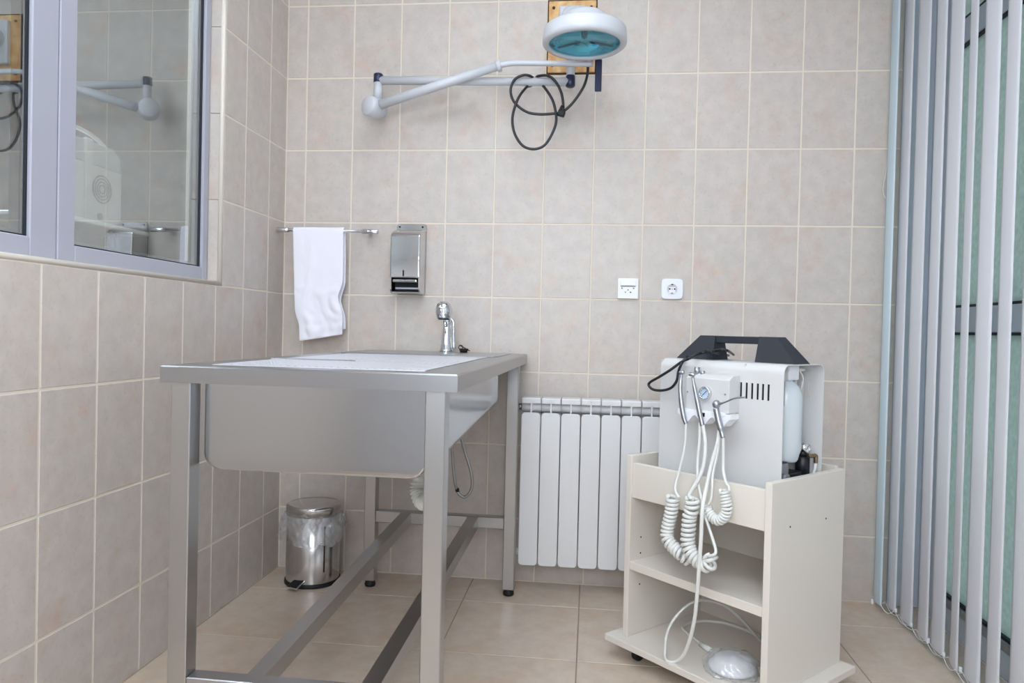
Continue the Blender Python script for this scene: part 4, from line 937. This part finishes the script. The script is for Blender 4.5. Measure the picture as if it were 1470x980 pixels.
slats = [(1271.5, -2), (1291, -1), (1313.5, 2), (1338, -5), (1360, 0), (1384, -13), (1411, -1), (1441, -8), (1478, -5)]
pos = []
for k, (u, deg) in enumerate(slats):
    c = at(u, 490, 'x', SLX)
    if k == 0: c = at(u, 490, 'x', 2.392)
    o = inst('slat', me_blue if k == 0 else me_slat, Vector((c.x, c.y, 0))-bl.location, bl, math.radians(deg))
    o.location.z = -bl.location.z
    if k == 0: o['label'] = 'pale bluish slat turned edge-on at the wall'
    pos.append((c.x, c.y, math.radians(deg)))
yy = pos[-1][1]
while yy > -2.2:
    yy -= 0.110; o = inst('slat', me_slat, Vector((SLX, yy, -0.0))-bl.location, bl, math.radians(-6)); o.location.z = -bl.location.z; pos.append((SLX, yy, math.radians(-6)))
def edge(p, s): x, y, r = p; return Vector((x - math.sin(r)*s*W_/2, y+math.cos(r)*s*W_/2, SB+0.008))
for k in range(len(pos)-1):
    for s_ in (-1, 1):
        a_, b_ = edge(pos[k], s_), edge(pos[k+1], s_)
        pts = [a_.lerp(b_, t/8)+Vector((-0.006*s_ if False else -0.004, 0, -0.020*math.sin(PI*t/8))) for t in range(9)]
        part('bottom_chain', G().tube(pts, 0.0012, 5), M_PLAST, bl)
    x, y, r = pos[k]
    part('chain_clip', G().box((x-0.004, y-W_/2-0.001, SB+0.001), (x+0.004, y-W_/2+0.007, SB+0.016), 0.001) if k else G().box((x-0.03, y-0.022, SB+0.001), (x-0.022, y-0.014, SB+0.018), 0.001), M_PLAST, bl)
# operating bead chain by the wall
cp = [at(u, v, 'y', -0.03) for u, v in ((1283, 0), (1279.5, 100), (1277.5, 170), (1274.5, 230), (1268.5, 265), (1268, 276), (1271.5, 284), (1275.5, 278), (1278, 240), (1281, 160), (1286, 0))]
cp[0].z = cp[-1].z = ST+0.02
part('operating_chain', G().tube(smooth_path(cp, 8), 0.0014, 6), M_CREAM, bl, 'cream bead chain')
part('chain_connector', G().cyl(at(1278.5, 131, 'y', -0.03), at(1278.3, 137, 'y', -0.03), 0.0035, seg=8), M_CREAM, bl)

# ================================================================== THINGS SEEN THROUGH THE WINDOW
NX = -0.62
def nw(u, v, x=NX): return at(u, v, 'x', x)
tl, br = nw(110, 212), nw(172, 322)
y0, y1, z0, z1 = nw(84, 320).y, nw(176, 225).y, nw(140, 321).z, nw(140, 205).z
mon = thing('medical_monitor', 'grey and white medical device with round fan grille seen through the window', 'medical device', (NX, (y0+y1)/2, z0))
dep = 0.20
part('housing', G().prism([(y0, z0), (y1-0.03, z0), (y1, z0+0.03), (y1, z0+(z1-z0)*0.72), (y0, z0+(z1-z0)*0.72)], 'x', NX-dep, NX, 0.008, 2), M_DEVW, mon)
part('top_section', G().prism([(y0, z0+(z1-z0)*0.72), (y1, z0+(z1-z0)*0.72), (y1-0.004, z1-0.03), (y1-0.05, z1), (y0, z1)], 'x', NX-dep, NX-0.004, 0.006, 2), mat('device_grey', (186, 189, 193), 0.5), mon)
ym = nw(140, 260).y
part('side_strap', G().box((NX-0.01, ym-0.075, z0+0.01), (NX+0.008, ym-0.035, z1+0.004), 0.004), M_DEVW, mon)
fcn = nw(146, 272)
for k, rr_ in enumerate((0.014, 0.026, 0.038, 0.050)):
    part('fan_ring', G().lathe((NX+0.001, fcn.y, fcn.z), [(rr_, 0.0), (rr_, 0.003), (rr_+0.005, 0.003), (rr_+0.005, 0.0)], 32, 'x'), M_GREYP, mon)
part('carry_bar', G().tube(smooth_path([(NX-0.05, y0, z1+0.05), (NX-0.04, y0+0.18, z1+0.04), (NX-0.04, y1-0.06, z1+0.01), (NX-0.04, y1-0.01, z1-0.06)], 6), 0.008, 10), M_DEVW, mon)
part('cable_port', G().cyl((NX, fcn.y-0.01, z0+0.03), (NX+0.004, fcn.y-0.01, z0+0.03), 0.014, seg=16), M_GREYP, mon)
cart = thing('equipment_stand', 'white tray stand under the device behind the window glass', 'stand', (NX-0.1, (y0+y1)/2, 0))
part('tray', G().box((NX-0.28, y0-0.12, z0-0.018), (NX+0.06, y1+0.10, z0-0.001), 0.004), M_PLAST, cart)
part('pole', G().cyl((NX-0.1, (y0+y1)/2+0.03, 0.06), (NX-0.1, (y0+y1)/2+0.03, z0-0.018), 0.018, seg=20), M_SILVER, cart)
for k in range(5):
    a_ = k*2*PI/5; part('foot', G().bar((NX-0.1, (y0+y1)/2+0.03, 0.06), (NX-0.1+0.28*math.cos(a_), (y0+y1)/2+0.03+0.28*math.sin(a_), 0.03), 0.035, 0.025), M_PLAST, cart)
    part('castor', G().cyl((NX-0.1+0.28*math.cos(a_)-0.01, (y0+y1)/2+0.03+0.28*math.sin(a_), 0.025), (NX-0.1+0.28*math.cos(a_)+0.01, (y0+y1)/2+0.03+0.28*math.sin(a_), 0.025), 0.025, seg=16), M_RUBBER, cart)
for u0 in (158, 166):
    p_ = nw(u0, 326, NX+0.02); part('cable', G().tube(smooth_path([p_+Vector((0, 0, 0.01)), p_+Vector((0, 0.012, -0.06)), p_+Vector((0, 0.03, -0.16)), p_+Vector((-0.02, 0.0, -0.30))], 5), 0.007, 8), M_GREYP, cart)
